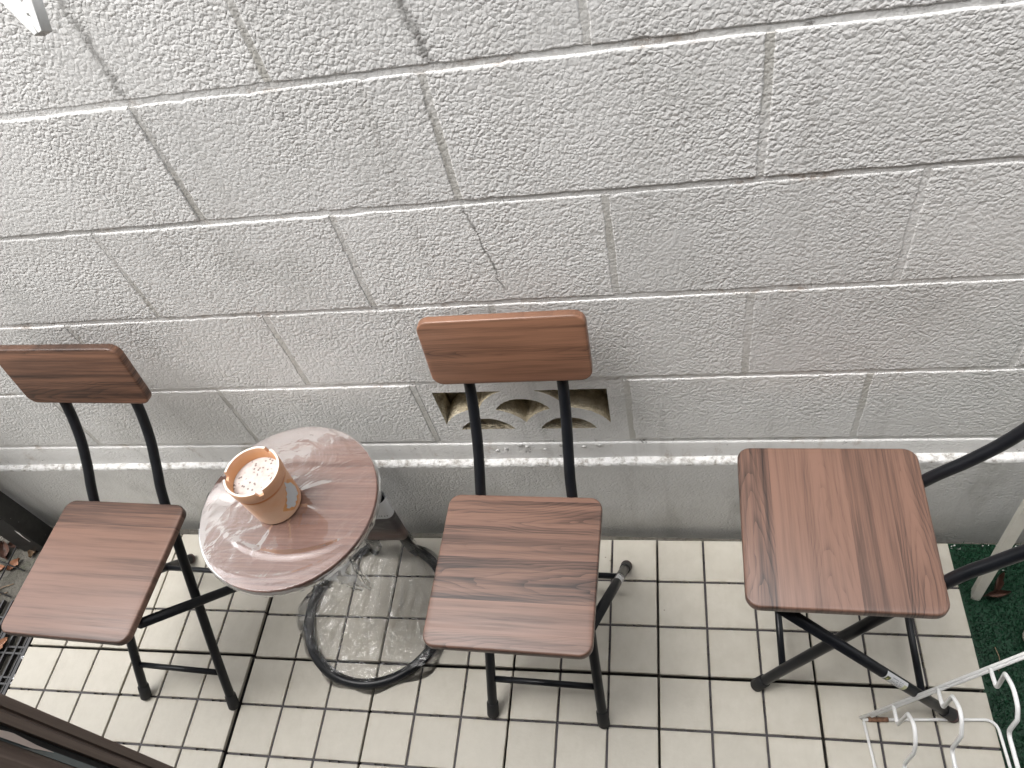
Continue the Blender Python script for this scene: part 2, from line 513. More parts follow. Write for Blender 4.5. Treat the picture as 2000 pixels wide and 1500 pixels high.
def m_concrete():
    t = NT('dirty_concrete_ground'); p = t.pos()
    n = t.noise(p, 6, 6, 0.7); n2 = t.noise(p, 90, 4, 0.7)
    col = t.ramp(n, [(0.25, (0.055, 0.05, 0.042)), (0.55, (0.13, 0.12, 0.10)), (0.8, (0.21, 0.195, 0.165))])
    col = t.mix(t.maprange(n2, 0.5, 0.7, 0, 0.6), col, (0.05, 0.045, 0.035))
    moss = t.maprange(t.noise(t.vmath('ADD', p, (5, 0, 0)), 11, 4, 0.7), 0.55, 0.7, 0, 0.5)
    col = t.mix(moss, col, (0.05, 0.06, 0.025))
    t.pbr(col, 0.9, normal=t.bump(t.math('ADD', n2, n), 1.0, 0.006))
    return t.mat
MAT['concrete'] = m_concrete()

def m_simple(name, fn):
    t = NT(name); fn(t); return t.mat

# ------------------------------------------------------------------ setting: ground
g = MB().box(-40, 40, -40, 40, -0.30, -0.036).mesh('ground')
tag(link('ground', g, MAT['concrete']), kind='structure')

# ------------------------------------------------------------------ setting: tiled deck
ANG = 0.0080
DX, DY = math.cos(ANG), math.sin(ANG)
DECK = empty('tiled_deck', (0, -0.0388, 0), ANG)
tag(DECK, 'cream ceramic tiled deck under the chairs', kind='structure')

def bevel_box_mesh(name, w, d, h, b):
    V, F = [], []
    hw, hd = w/2, d/2
    for (ix, z) in ((b, 0.0), (b*0.3, -b*0.3), (0, -b), (0, -h)):
        V += [(-hw+ix, -hd+ix, z), (hw-ix, -hd+ix, z), (hw-ix, hd-ix, z), (-hw+ix, hd-ix, z)]
    F.append((0, 1, 2, 3))
    for r in range(3):
        for k in range(4):
            k2 = (k+1) % 4
            F.append((r*4+k, (r+1)*4+k, (r+1)*4+k2, r*4+k2))
    F.append((15, 14, 13, 12))
    return mesh(name, V, F)

TILE_ME = bevel_box_mesh('tile', 0.0955, 0.0955, 0.009, 0.0016)
TILE_ME.materials.append(MAT['tile'])

def module_base():
    b = MB()
    b.box(-0.1455, 0.1455, -0.1455, 0.1455, -0.030, -0.0092)         # tray under the tiles
    for s in (-0.05, 0.05):                                          # ribs in the joints, interrupted by drain slots
        cuts = []
        for c in (-0.1, 0.0, 0.1):
            cuts += [(c - 0.017, c - 0.003), (c + 0.003, c + 0.017)]
        x = -0.1455
        for a, e in cuts + [(0.1455, 0.1455)]:
            if a > x: b.box(x, a, s - 0.0021, s + 0.0021, -0.0092, -0.0035)
            x = e
        y = -0.1455
        for a, e in [(-0.114, -0.102), (-0.098, -0.086), (0.086, 0.098), (0.102, 0.114), (0.1455, 0.1455)]:
            if a > y: b.box(s - 0.0021, s + 0.0021, y, a, -0.0092, -0.0036)
            y = e
    return b.mesh('base')
BASE_ME = module_base(); BASE_ME.materials.append(MAT['deck_base'])

for mj in range(2):
    for mi in range(7):
        i0 = 4 - 3*mi                                                 # module spans i0 .. i0+3
        cx = 0.1*(i0 + 1.5); cy = -0.1*(3*mj + 1.5)
        if mi >= 5: cx -= 0.006; cy += 0.004
        cy -= 0.002*mj
        mod = empty('deck_module', (cx + rng.normal(0, .0006), cy + rng.normal(0, .0006), 0), rng.normal(0, .0015))
        mod.parent = DECK
        o = link('base', BASE_ME, parent=mod)
        for a in (-1, 0, 1):
            for b_ in (-1, 0, 1):
                o = link('tile', TILE_ME, parent=mod, loc=(0.1*a, 0.1*b_, rng.normal(0, .00025)))
                o.rotation_euler = (rng.normal(0, .0018), rng.normal(0, .0018), rng.normal(0, .0025))
                o['part_kind'] = 'tile'
                del o['part_kind']

# ------------------------------------------------------------------ setting: block wall
WALL = empty('block_wall', (0, 0, 0))
tag(WALL, 'pale grey painted concrete block wall with stippled coating behind the chairs', 'wall')
ZL = [0.352, 0.5495, 0.755, 0.958, 1.161, 1.362, 1.564]                      # top of each block course line
JW = 0.0085
def block_mesh(w, h, d=0.10, seed=0):
    """block centred in x, bottom at z=0; front face towards -y at y=0, arrises chipped and uneven"""
    step = 0.0085
    per = []
    nx, nz = max(4, int(w/step)), max(4, int(h/step))
    for k in range(nx): per.append((-w/2 + w*k/nx, 0.0))
    for k in range(nz): per.append((w/2, h*k/nz))
    for k in range(nx): per.append((w/2 - w*k/nx, h))
    for k in range(nz): per.append((-w/2, h - h*k/nz))
    n = len(per)
    r = np.random.default_rng(seed)
    V = []
    chip = [max(0, r.normal(-0.8, 1.0)) for _ in range(n)]
    for ring in range(4):
        for k, (x, z) in enumerate(per):
            cx, cz = (0 if abs(abs(x) - w/2) > 1e-9 else math.copysign(1, x)), (1 if abs(z-h) < 1e-9 else (-1 if abs(z) < 1e-9 else 0))
            wob = 0.0013*mnoise.noise(Vector((x*95, z*95, seed*3.3))) + 0.0015*mnoise.noise(Vector((x*17, z*17, seed*1.7)))
            ins = [0.0024, 0.0008, 0.0, 0.0][ring] + (0.0016*chip[k] if ring < 2 else 0.0003*chip[k])
            y = [0.0, 0.0006, 0.0030, d][ring]
            V.append((x - cx*(ins + wob), y, z - cz*(ins + wob)))
    F = [tuple(range(n))]
    for ring in range(3):
        for k in range(n):
            k2 = (k+1) % n
            F.append((ring*n+k, ring*n+k2, (ring+1)*n+k2, (ring+1)*n+k))
    F.append(tuple(3*n+k for k in range(n-1, -1, -1)))
    return mesh('block', V, F)

bseed = 0
def add_block(x0, x1, z0, z1, dy=0.0):
    global bseed
    bseed += 1
    me = block_mesh(x1 - x0, z1 - z0, seed=bseed)
    me.materials.append(MAT['wall'])
    o = link('block', me, parent=WALL, loc=((x0+x1)/2, dy, z0))
    return o

odd = [-2.325, -1.926, -1.528, -1.129, -0.731, -0.329, 0.068, 0.466, 0.866, 1.265, 1.665]
even = [-2.125, -1.727, -1.329, -0.931, -0.532, -0.133, 0.267, 0.671, 1.068, 1.468]
rows = []
SCREEN = (-0.329 + JW/2, 0.068 - JW/2)
for r in range(6):
    xs = odd if r % 2 == 0 else even
    z0, z1 = ZL[r], ZL[r+1] - JW
    for a, b_ in zip(xs[:-1], xs[1:]):
        if r == 0 and abs(a + 0.329) < 1e-6: continue
        if b_ < -1.62 or a > 1.3: continue
        add_block(a + JW/2, b_ - JW/2, z0, z1, dy=rng.normal(0, 0.0005))
# mortar bed behind, and nearly flush fillings of the upright joints
mo = MB(); mv = MB()
mo.box(-1.62, SCREEN[0] - 0.002, 0.0019, 0.098, 0.27, 1.550)
mo.box(SCREEN[1] + 0.002, 1.30, 0.0019, 0.098, 0.27, 1.550)
mo.box(SCREEN[0] - 0.002, SCREEN[1] + 0.002, 0.0019, 0.098, ZL[1] - JW + 0.001, 1.550)
mo.box(SCREEN[0] - 0.002, SCREEN[1] + 0.002, 0.0019, 0.098, 0.27, 0.3515)
for r in range(6):
    xs = odd if r % 2 == 0 else even
    for x in xs:
        if -1.6 < x < 1.28:
            mv.box(x - JW/2 - 0.002, x + JW/2 + 0.002, (0.0028 if (r == 2 and abs(x - 0.466) < 0.01) or (r == 1 and abs(x - 0.671) < 0.01) else 0.0006 + rng.uniform(0, .0007)), 0.05, ZL[r] + 0.002, ZL[r+1] - JW - 0.002)
link('mortar', mo.mesh('mortar'), MAT['mortar'], WALL)
link('upright_pointing', mv.mesh('upright_pointing'), MAT['pointing'], WALL)
# cut strip between the lowest bed joint and the footing ledge (ledge runs slightly out of level)
def ledge_z(x): return 0.2885 + 0.0135*(x - 0.1)
V, F = [], []
xs = np.linspace(-1.62, 1.30, 74)
for x in xs:
    zt = 0.3435 + 0.0012*mnoise.noise(Vector((x*12, 1, 0)))
    V += [(x, 0.001, ledge_z(x) - 0.01), (x, -0.0005, zt - 0.006), (x, 0.001, zt - 0.001), (x, 0.06, zt)]
for k in range(len(xs) - 1):
    for j in range(3): F.append((k*4+j, (k+1)*4+j, (k+1)*4+j+1, k*4+j+1))
link('lower_strip', mesh('lower_strip', V, F, True), MAT['mortar'], WALL)
# footing with its paint-splashed ledge
def base_y(x): return -0.0145 - 0.0015*(x - 0.1)
V, F = [], []
for x in xs:
    n_ = 0.0022*mnoise.noise(Vector((x*9, 0, 0))) + 0.0016*mnoise.noise(Vector((x*35, 3, 0)))
    zl = ledge_z(x)
    V += [(x, 0.004, zl + n_), (x, base_y(x) + 0.004, zl - 0.0015 + n_), (x, base_y(x) + 0.0005, zl - 0.005 + n_), (x, base_y(x), zl - 0.010 + n_)]
for k in range(len(xs) - 1):
    for j in range(3): F.append((k*4+j, (k+1)*4+j, (k+1)*4+j+1, k*4+j+1))
link('ledge', mesh('ledge', V, F, True), MAT['ledge'], WALL)
V, F = [], []
for x in xs:
    n_ = 0.0022*mnoise.noise(Vector((x*9, 0, 0))) + 0.0016*mnoise.noise(Vector((x*35, 3, 0)))
    zl = ledge_z(x) - 0.010 + n_
    for j in range(6):
        z = zl + (-0.12 - zl) * j / 5
        V.append((x, base_y(x) + 0.0025*mnoise.noise(Vector((x*6, z*6, 2))) * (0 if j == 0 else 1), z))
for k in range(len(xs) - 1):
    for j in range(5): F.append((k*6+j, (k+1)*6+j, (k+1)*6+j+1, k*6+j+1))
link('footing', mesh('footing', V, F, True), MAT['base'], WALL)

# openwork block with the overlapping-wave pattern
def screen_block():
    x0, x1 = SCREEN; z0, z1 = ZL[0], ZL[1] - JW
    cl, cr, cu = (-0.2125, 0.3694), (-0.0525, 0.3694), (-0.1325, 0.4310)
    ri, Ro, Ru = 0.0586, 0.0915, 0.0890
    zt, zb, xl, xr = 0.5150, 0.3915, -0.2960, 0.0305
    def arc(c, r, a0, a1, n=14):
        return [(c[0] + r*math.cos(math.radians(a0 + (a1-a0)*k/n)), c[1] + r*math.sin(math.radians(a0 + (a1-a0)*k/n))) for k in range(n+1)]
    holes = []
    for c in (cl, cr):
        a = math.degrees(math.asin((zb - c[1]) / ri))
        holes.append(arc(c, ri, a, 180 - a, 18))
    def outside(p, c, r): return (p[0]-c[0])**2 + (p[1]-c[1])**2 >= r*r - 1e-9
    # centre hole: inside the upper arch, above both lower arches
    up = [p for p in arc(cu, ri, -60, 240, 90) if outside(p, cl, Ro) and outside(p, cr, Ro) and p[1] > cu[1] - 0.02]
    rl = [p for p in arc(cr, Ro, 60, 180, 60) if not outside(p, cu, ri) and outside(p, cl, Ro)]
    ll = [p for p in arc(cl, Ro, 0, 120, 60) if not outside(p, cu, ri) and outside(p, cr, Ro)]
    holes.append(up + ll[::-1] + rl[::-1])
    # upper left: left of the upper arch, above the left arch
    ua = [p for p in arc(cu, Ru, 90, 200, 70) if p[1] < zt and outside(p, cl, Ro)]
    la = [p for p in arc(cl, Ro, 60, 180, 70) if outside(p, cu, Ru) and p[0] > xl and p[1] < zt]
    holes.append([(xl, zt), (ua[0][0], zt)] + ua + la)
    ua = [p for p in arc(cu, Ru, 90, -20, 70) if p[1] < zt and outside(p, cr, Ro)]
    ra = [p for p in arc(cr, Ro, 120, 0, 70) if outside(p, cu, Ru) and p[0] < xr and p[1] < zt]
    holes.append([(ua[0][0], zt)] + ua + ra + [(xr, zt)])
    r = np.random.default_rng(5)
    cu_ = bpy.data.curves.new('screen', 'CURVE'); cu_.dimensions = '2D'; cu_.fill_mode = 'BOTH'
    def spline(pts, jit=0.0):
        s = cu_.splines.new('POLY'); s.points.add(len(pts) - 1); s.use_cyclic_u = True
        for q, (x, z) in zip(s.points, pts):
            q.co = (x + r.normal(0, jit), z + r.normal(0, jit), 0, 1)
    spline([(x0, z0), (x1, z0), (x1, z1), (x0, z1)])
    for h in holes: spline(h, 0.0004)
    cu_.extrude = 0.048
    ob = bpy.data.objects.new('tmp', cu_)
    COL.objects.link(ob)
    bpy.context.view_layer.update()
    dg = bpy.context.evaluated_depsgraph_get()
    me = bpy.data.meshes.new_from_object(ob.evaluated_get(dg))
    bpy.data.objects.remove(ob)
    # curve lies in XY and is extruded along Z: turn it to stand in the wall, front at y=0.002
    for v in me.vertices:
        x, z, e = v.co
        v.co = (x, 0.050 - e, z)
    me.flip_normals()
    bm = bmesh.new(); bm.from_mesh(me)
    bmesh.ops.remove_doubles(bm, verts=bm.verts[:], dist=1e-5)
    bmesh.ops.recalc_face_normals(bm, faces=bm.faces[:])
    me.materials.clear(); me.materials.append(MAT['wall']); me.materials.append(MAT['recess'])
    for f in bm.faces:
        c = f.calc_center_median()
        inner = abs(f.normal.y) < 0.5 and x0 + 0.005 < c.x < x1 - 0.005 and z0 + 0.005 < c.z < z1 - 0.005
        f.material_index = 1 if inner else 0
    bm.to_mesh(me); bm.free()
    return me
link('screen_block', screen_block(), None, WALL)
link('screen_back', MB().box(SCREEN[0] + 0.004, SCREEN[1] - 0.004, 0.058, 0.064, ZL[0] + 0.004, ZL[1] - JW - 0.004).mesh('screen_back'), MAT['recess'], WALL)
# thin rough lip and drips of paint below the openwork
for k, (x, z, s) in enumerate([(-0.16, 0.338, 0.007), (-0.145, 0.331, 0.005), (-0.075, 0.336, 0.006), (-0.19, 0.325, 0.0045), (-0.03, 0.330, 0.005), (0.0, 0.334, 0.006), (-0.21, 0.318, 0.004), (-0.11, 0.322, 0.004)]):
    V, F = lathe([(1.0, 0), (0.9, 0.45), (0.6, 0.75), (0.2, 0.9)], 10, False, True)
    V = [(x + a*s*(1 + .2*math.sin(3*a + k)), -0.0008 - c*0.0022, z + b_*s*0.8) for a, b_, c in V]
    link('paint_drip', mesh('paint_drip', V, F, True), MAT['ledge'], WALL)
# the space behind the openwork: back shell of the wall
link('wall_back', MB().box(-1.62, 1.30, 0.0985, 0.125, -0.1, 1.550).mesh('wall_back'), MAT['recess'], WALL)

# ------------------------------------------------------------------ setting: the house the picture is taken from
def m_house():
    t = NT('beige_render'); p = t.pos()
    n = t.noise(p, 80, 4, 0.6)
    t.pbr(t.ramp(n, [(0.3, (0.50, 0.49, 0.47)), (0.7, (0.58, 0.57, 0.55))]), 0.85, normal=t.bump(n, 0.8, 0.003))
    return t.mat
MAT['house'] = m_house()
hb = MB()
HY = -0.775
hb.box(-3.2, -0.46, HY - 0.15, HY, -0.04, 2.12)
hb.box(1.10, 4.5, HY - 0.15, HY, -0.04, 2.12)
hb.box(-0.46, 1.10, HY - 0.15, HY, 2.02, 2.12)
hb.box(-0.46, 1.10, HY - 0.15, HY, -0.04, 0.10)
hb.box(-3.2, 4.5, -4.0, -3.85, -0.04, 2.12)                            # closed room behind the opening
hb.box(-3.2, -3.05, -3.85, HY - 0.15, -0.04, 2.12)
hb.box(4.35, 4.5, -3.85, HY - 0.15, -0.04, 2.12)
hb.box(-3.2, 4.5, -4.0, HY, 2.12, 2.20)
tag(link('house_wall', hb.mesh('house_wall'), MAT['house']), kind='structure')

# ------------------------------------------------------------------ folding chairs
TR = 0.0096
def chair_meshes(shear=0.0):
    D = {}
    D['seat'] = rounded_slab('seat', 0.273, 0.273, 0.017, 0.021, 0.0035)
    D['backrest'] = rounded_slab('backrest', 0.267, 0.136, 0.017, 0.020, 0.0035)
    def front_path(s):
        pts = [(s*0.112, -0.116, 0.012), (s*0.105, -0.060, 0.110), (s*0.092, 0.054, 0.300), (s*0.082, 0.146, 0.450),
               (s*0.080, 0.184, 0.500), (s*0.080, 0.220, 0.552), (s*0.080, 0.250, 0.615), (s*0.080, 0.267, 0.675), (s*0.080, 0.277, 0.745)]
        return catmull(pts, 7)
    def rear_path(s):
        return [(s*0.1425, 0.206, 0.016), (s*0.138, 0.144, 0.099), (s*0.122, -0.088, 0.415)]
    for s, k in ((1, 'r'), (-1, 'l')):
        D['front_leg_' + k] = MB().tube(front_path(s), TR, 16).mesh('front_leg', True)
        D['rear_leg_' + k] = MB().tube(rear_path(s), TR, 16).mesh('rear_leg', True)
        fp = front_path(s); d = (fp[1] - fp[0]).normalized()
        a = Vector((s*0.111, -0.146, 0.0)) - d*0.002
        a = fp[0] - d*0.012
        D['front_cap_' + k] = smooth_by_angle(MB().tube([a, a + d*0.003, a + d*0.034, a + d*0.036], [0.0105, 0.0122, 0.0118, 0.0106], 18).mesh('cap'))
        rp = [Vector(q) for q in rear_path(s)]; d = (rp[1] - rp[0]).normalized()
        a = rp[0] - d*0.014
        D['rear_cap_' + k] = smooth_by_angle(MB().tube([a, a + d*0.002, a + d*0.008, a + d*0.009], [0.0108, 0.0125, 0.0125, 0.0114], 18).mesh('cap'))
        D['rear_sleeve_' + k] = smooth_by_angle(MB().tube([a + d*0.009, a + d*0.010, a + d*0.034, a + d*0.035], [0.0108, 0.0117, 0.0115, 0.0103], 18).mesh('sleeve'))
    D['front_bar'] = MB().tube([(-0.106, -0.074, 0.084), (0.106, -0.074, 0.084)], 0.0063, 12).mesh('front_bar', True)
    D['rear_bar'] = MB().tube([(-0.139, 0.152, 0.088), (0.139, 0.152, 0.088)], 0.0063, 12).mesh('rear_bar', True)
    b = MB()                                                           # steel frame under the seat
    for s in (-1, 1):
        b.box(s*0.111 - 0.009, s*0.111 + 0.009, -0.112, 0.122, 0.418, 0.4325)
    b.box(-0.120, 0.120, -0.112, -0.096, 0.419, 0.4322)
    D['seat_frame'] = b.mesh('seat_frame')
    for s, k in ((1, 'r'), (-1, 'l')):
        D['bracket_' + k] = smooth_by_angle(MB().tube([(s*0.070, 0.128, 0.424), (s*0.104, 0.128, 0.424)], 0.0085, 14).mesh('bracket'))
    if shear:
        for k, me in D.items():
            if k in ('seat', 'backrest', 'seat_frame'): continue
            for v in me.vertices:
                if v.co.z < 0.45: v.co.y += shear*(1 - v.co.z/0.45)
    return D
CM = chair_meshes()
CM3 = chair_meshes(0.025)
for D_ in (CM, CM3):
  for k in D_:
    if k in ('seat', 'backrest'): continue
    D_[k].materials.append(MAT['red_rubber'] if k.startswith('rear_cap') else MAT['black_rubber'] if 'cap' in k or 'sleeve' in k else MAT['tube'])
# boards carry their own grain per chair: material on the object, mesh shared
for D_ in (CM, CM3):
    D_['seat'].materials.append(None); D_['backrest'].materials.append(None)

def m_sticker(name, kind):
    t = NT(name); o = t.coord('UV'); q = t.sep(o)
    col = (0.72, 0.73, 0.74)
    ln = t.math('FRACT', t.math('MULTIPLY', q[1], 7.0))
    word = t.noise(t.scale(o, (26, 7, 1)), 1.0, 1)
    txt = t.math('MULTIPLY', t.maprange(ln, 0.40, 0.50, 0, 1), t.maprange(word, 0.46, 0.52))
    inn = t.math('MULTIPLY', t.math('MULTIPLY', t.maprange(q[0], 0.27, 0.29), t.maprange(q[0], 0.80, 0.82, 1, 0)), t.math('MULTIPLY', t.maprange(q[1], 0.12, 0.15), t.maprange(q[1], 0.86, 0.9, 1, 0)))
    c = t.mix(t.math('MULTIPLY', t.math('MULTIPLY', txt, inn), 0.6), col, (0.16, 0.18, 0.22))
    blk = t.math('MULTIPLY', t.math('MULTIPLY', t.maprange(q[0], 0.05, 0.07), t.maprange(q[0], 0.22, 0.24, 1, 0)), t.math('MULTIPLY', t.maprange(q[1], 0.3, 0.34), t.maprange(q[1], 0.78, 0.82, 1, 0)))
    if kind == 'yellow':
        c = t.mix(blk, c, (0.10, 0.12, 0.01))
        d = t.vmath('SUBTRACT', o, (0.145, 0.56, 0)); dq = t.sep(d)
        hl = t.maprange(t.math('ADD', t.math('POWER', dq[0], 2.0), t.math('MULTIPLY', t.math('POWER', dq[1], 2.0), 0.15)), 0.0008, 0.0016, 1, 0)
        c = t.mix(hl, c, (0.55, 0.55, 0.2))
        y = t.math('MULTIPLY', t.maprange(q[0], 0.84, 0.86), t.math('MULTIPLY', t.maprange(q[1], 0.25, 0.3), t.maprange(q[1], 0.75, 0.8, 1, 0)))
        c = t.mix(t.math('MULTIPLY', y, 0.8), c, (0.55, 0.56, 0.25))
    else:
        c = t.mix(blk, c, (0.03, 0.03, 0.035))
        fr = t.math('MULTIPLY', t.maprange(t.math('ABSOLUTE', t.math('SUBTRACT', q[1], 0.16)), 0.03, 0.05, 1, 0), t.maprange(q[0], 0.2, 0.22))
        c = t.mix(t.math('MULTIPLY', fr, 0.8), c, (0.10, 0.10, 0.11))
    t.pbr(c, 0.4)
    return t.mat

def sticker(parent, p0, p1, arc_c, arc_w, mat):
    """label wrapped round a straight tube, from p0 to p1, centred on direction arc_c"""
    p0, p1 = Vector(p0), Vector(p1); ax = (p1 - p0).normalized()
    u = (Vector(arc_c) - ax*ax.dot(Vector(arc_c))).normalized(); w = ax.cross(u)
    V, F, uv = [], [], []
    n = 10
    for i in range(5):
        for k in range(n + 1):
            a = arc_w*(k/n - 0.5)
            ee = 0.0
            V.append(p0 + (p1 - p0)*(i/4) + (u*math.cos(a) + w*math.sin(a))*(TR + 0.0004)); uv.append((i/4, k/n))
    for i in range(4):
        for k in range(n):
            F.append((i*(n+1)+k, i*(n+1)+k+1, (i+1)*(n+1)+k+1, (i+1)*(n+1)+k))
    me = bpy.data.meshes.new('sticker'); me.from_pydata([tuple(v) for v in V], [], F)
    l = me.uv_layers.new(name='UVMap')
    for li, lp in enumerate(me.loops): l.data[li].uv = uv[lp.vertex_index]
    me.shade_smooth()
    return link('sticker', me, mat, parent)

def make_chair(loc, rz, scale, seat_mat, back_mat, label, CM=CM, board_rz=0.0):
    c = empty('folding_chair', loc, rz); c.scale = (scale, scale, scale)
    tag(c, label, 'chair', 'folding chairs with walnut boards on black tube frames')
    o = link('seat', CM['seat'], parent=c, loc=(0, 0, 0.450)); o.material_slots[0].link = 'OBJECT'; o.material_slots[0].material = seat_mat
    o = link('backrest', CM['backrest'], parent=c, loc=(0, 0.2460, 0.7110)); o.material_slots[0].link = 'OBJECT'; o.material_slots[0].material = back_mat
    o.rotation_euler = (math.radians(90 - 8.0), 0, math.radians(board_rz))
    for k in ('r', 'l'):
        fl = link('front_leg', CM['front_leg_' + k], parent=c); link('end_cap', CM['front_cap_' + k], parent=fl)
        rl = link('rear_leg', CM['rear_leg_' + k], parent=c); link('end_cap', CM['rear_cap_' + k], parent=rl); link('sleeve', CM['rear_sleeve_' + k], parent=rl)
        link('bracket', CM['bracket_' + k], parent=c)
    link('front_bar', CM['front_bar'], parent=c); link('rear_bar', CM['rear_bar'], parent=c)
    link('seat_frame', CM['seat_frame'], parent=c)
    return c

W1s = m_walnut('walnut_seat_a', 3.1); W1b = m_walnut('walnut_back_a', 8.7, (0.235, 0.118, 0.072), (0.052, 0.027, 0.018))
W2s = m_walnut('walnut_seat_b', 21.4); W2b = m_walnut('walnut_back_b', 15.9, (0.235, 0.118, 0.072), (0.052, 0.027, 0.018))
W3s = m_walnut('walnut_seat_c', 33.8); W3b = m_walnut('walnut_back_c', 40.2, (0.235, 0.118, 0.072), (0.052, 0.027, 0.018))
C1 = make_chair((-0.9150, -0.3310, 0), math.radians(-2.0), 0.99, W1s, W1b, 'folding chair standing left of the film-wrapped round table')
C2 = make_chair((-0.1140, -0.3160, 0), math.radians(-1.2), 1.0, W2s, W2b, 'folding chair in front of the openwork block, right of the round table', CM, 1.6)
C3 = make_chair((0.3905, -0.2340, 0), math.radians(-90.8), 1.03, W3s, W3b, 'folding chair turned sideways beside the turf, its back out of the picture', CM3)
def leg_pt(t): return Vector((0.1425, 0.206, 0.016)).lerp(Vector((0.138, 0.144, 0.099)), t)
sticker(C2, leg_pt(1.05) , leg_pt(1.42), (0.4, -0.2, 1.0), 2.2, m_sticker('frame_label_small', 'black'))
def leg_pt2(t): return Vector((0.138, 0.144, 0.099)).lerp(Vector((0.122, -0.088, 0.415)), t)
SH3 = Vector((0, 0.018, 0))
sticker(C3, leg_pt2(0.30) + SH3*0.86, leg_pt2(0.14) + SH3*1.03, (1.0, -0.3, 1.0), 2.3, m_sticker('frame_label_yellow', 'yellow'))

# ------------------------------------------------------------------ round side table in its plastic film
TC = (-0.5265, -0.2275); TZ = 0.504; TRAD = 0.1648
T = empty('side_table', (TC[0], TC[1], 0))
tag(T, 'small round woodgrain side table still wrapped in clear plastic film', 'table')
V, F = lathe([(TRAD - 0.0015, TZ - 0.016), (TRAD, TZ - 0.0145), (TRAD, TZ - 0.0015), (TRAD - 0.0015, TZ)], 96, True, True)
o = link('tabletop', smooth_by_angle(mesh('tabletop', V, F), 35), MAT['tabletop'], T)
RC = (-0.523 - TC[0], -0.231 - TC[1])
# the tube base: ring on the floor whose ends rise as two posts at the back
def ringpt(a, r=0.1625): return Vector((RC[0] + r*math.sin(a), RC[1] + r*math.cos(a), 0.0115))
a0 = math.asin(0.036/0.1625)
arc = [ringpt(a) for a in np.linspace(a0 + 0.10, 2*math.pi - a0 - 0.10, 72)]
PX = RC[0] + 0.015
pr, pl = Vector((PX + 0.040, RC[1] + 0.1455, 0)), Vector((PX - 0.040, RC[1] + 0.1455, 0))
path = [Vector((pr.x, pr.y, TZ - 0.018)), Vector((pr.x, pr.y, 0.06)), Vector((pr.x + 0.003, pr.y + 0.001, 0.03)), Vector((pr.x + 0.012, pr.y - 0.001, 0.0145))] + arc + \
       [Vector((pl.x - 0.012, pl.y - 0.001, 0.0145)), Vector((pl.x - 0.003, pl.y + 0.001, 0.03)), Vector((pl.x, pl.y, 0.06)), Vector((pl.x, pl.y, TZ - 0.018))]
link('tube_base', MB().tube(path, 0.0112, 14).mesh('tube_base', True), MAT['tube'], T)
mb = MB().box(PX - 0.050, PX + 0.050, pr.y - 0.040, pr.y - 0.004, TZ - 0.022, TZ - 0.0165)
link('mounting_plate', mb.mesh('mounting_plate'), MAT['tube'], T)

# printed sleeve round the posts
def m_card():
    t = NT('printed_card'); o = t.coord('UV'); q = t.sep(o)
    u, v = q[0], q[1]
    white = (0.70, 0.71, 0.73)
    wave = t.math('ADD', v, t.math('MULTIPLY', t.math('SINE', t.math('MULTIPLY', u, 5.0)), 0.02))
    photo = t.ramp(v, [(0.0, (0.30, 0.24, 0.21)), (0.16, (0.16, 0.10, 0.09)), (0.34, (0.055, 0.045, 0.05)), (0.7, (0.045, 0.04, 0.045))])
    fl = t.maprange(t.noise(t.scale(o, (3, 9, 1)), 1.0, 3), 0.5, 0.7, 0, 0.35)
    photo = t.mix(fl, photo, (0.26, 0.24, 0.24))
    c = t.mix(t.maprange(wave, 0.60, 0.61), photo, white)
    def rect(x0, x1, y0, y1):
        return t.math('MULTIPLY', t.math('MULTIPLY', t.maprange(u, x0, x0+.008), t.maprange(u, x1-.008, x1, 1, 0)), t.math('MULTIPLY', t.maprange(v, y0, y0+.01), t.maprange(v, y1-.01, y1, 1, 0)))
    c = t.mix(rect(0.30, 0.56, 0.83, 0.93), c, (0.02, 0.02, 0.022))
    c = t.mix(t.math('MULTIPLY', rect(0.34, 0.38, 0.85, 0.91), 0.9), c, (0.6, 0.6, 0.6))
    c = t.mix(t.math('MULTIPLY', rect(0.42, 0.52, 0.855, 0.872), 0.9), c, (0.6, 0.6, 0.6))
    c = t.mix(t.math('MULTIPLY', rect(0.46, 0.52, 0.872, 0.91), 0.9), c, (0.6, 0.6, 0.6))
    tx = t.math('MULTIPLY', rect(0.62, 0.78, 0.66, 0.70), t.maprange(t.noise(t.scale(o, (60, 1, 1)), 1.0, 0), 0.45, 0.5))
    c = t.mix(tx, c, (0.12, 0.12, 0.13))
    c = t.mix(t.maprange(u, 0.93, 0.94), c, white)
    t.pbr(c, 0.35)
    return t.mat
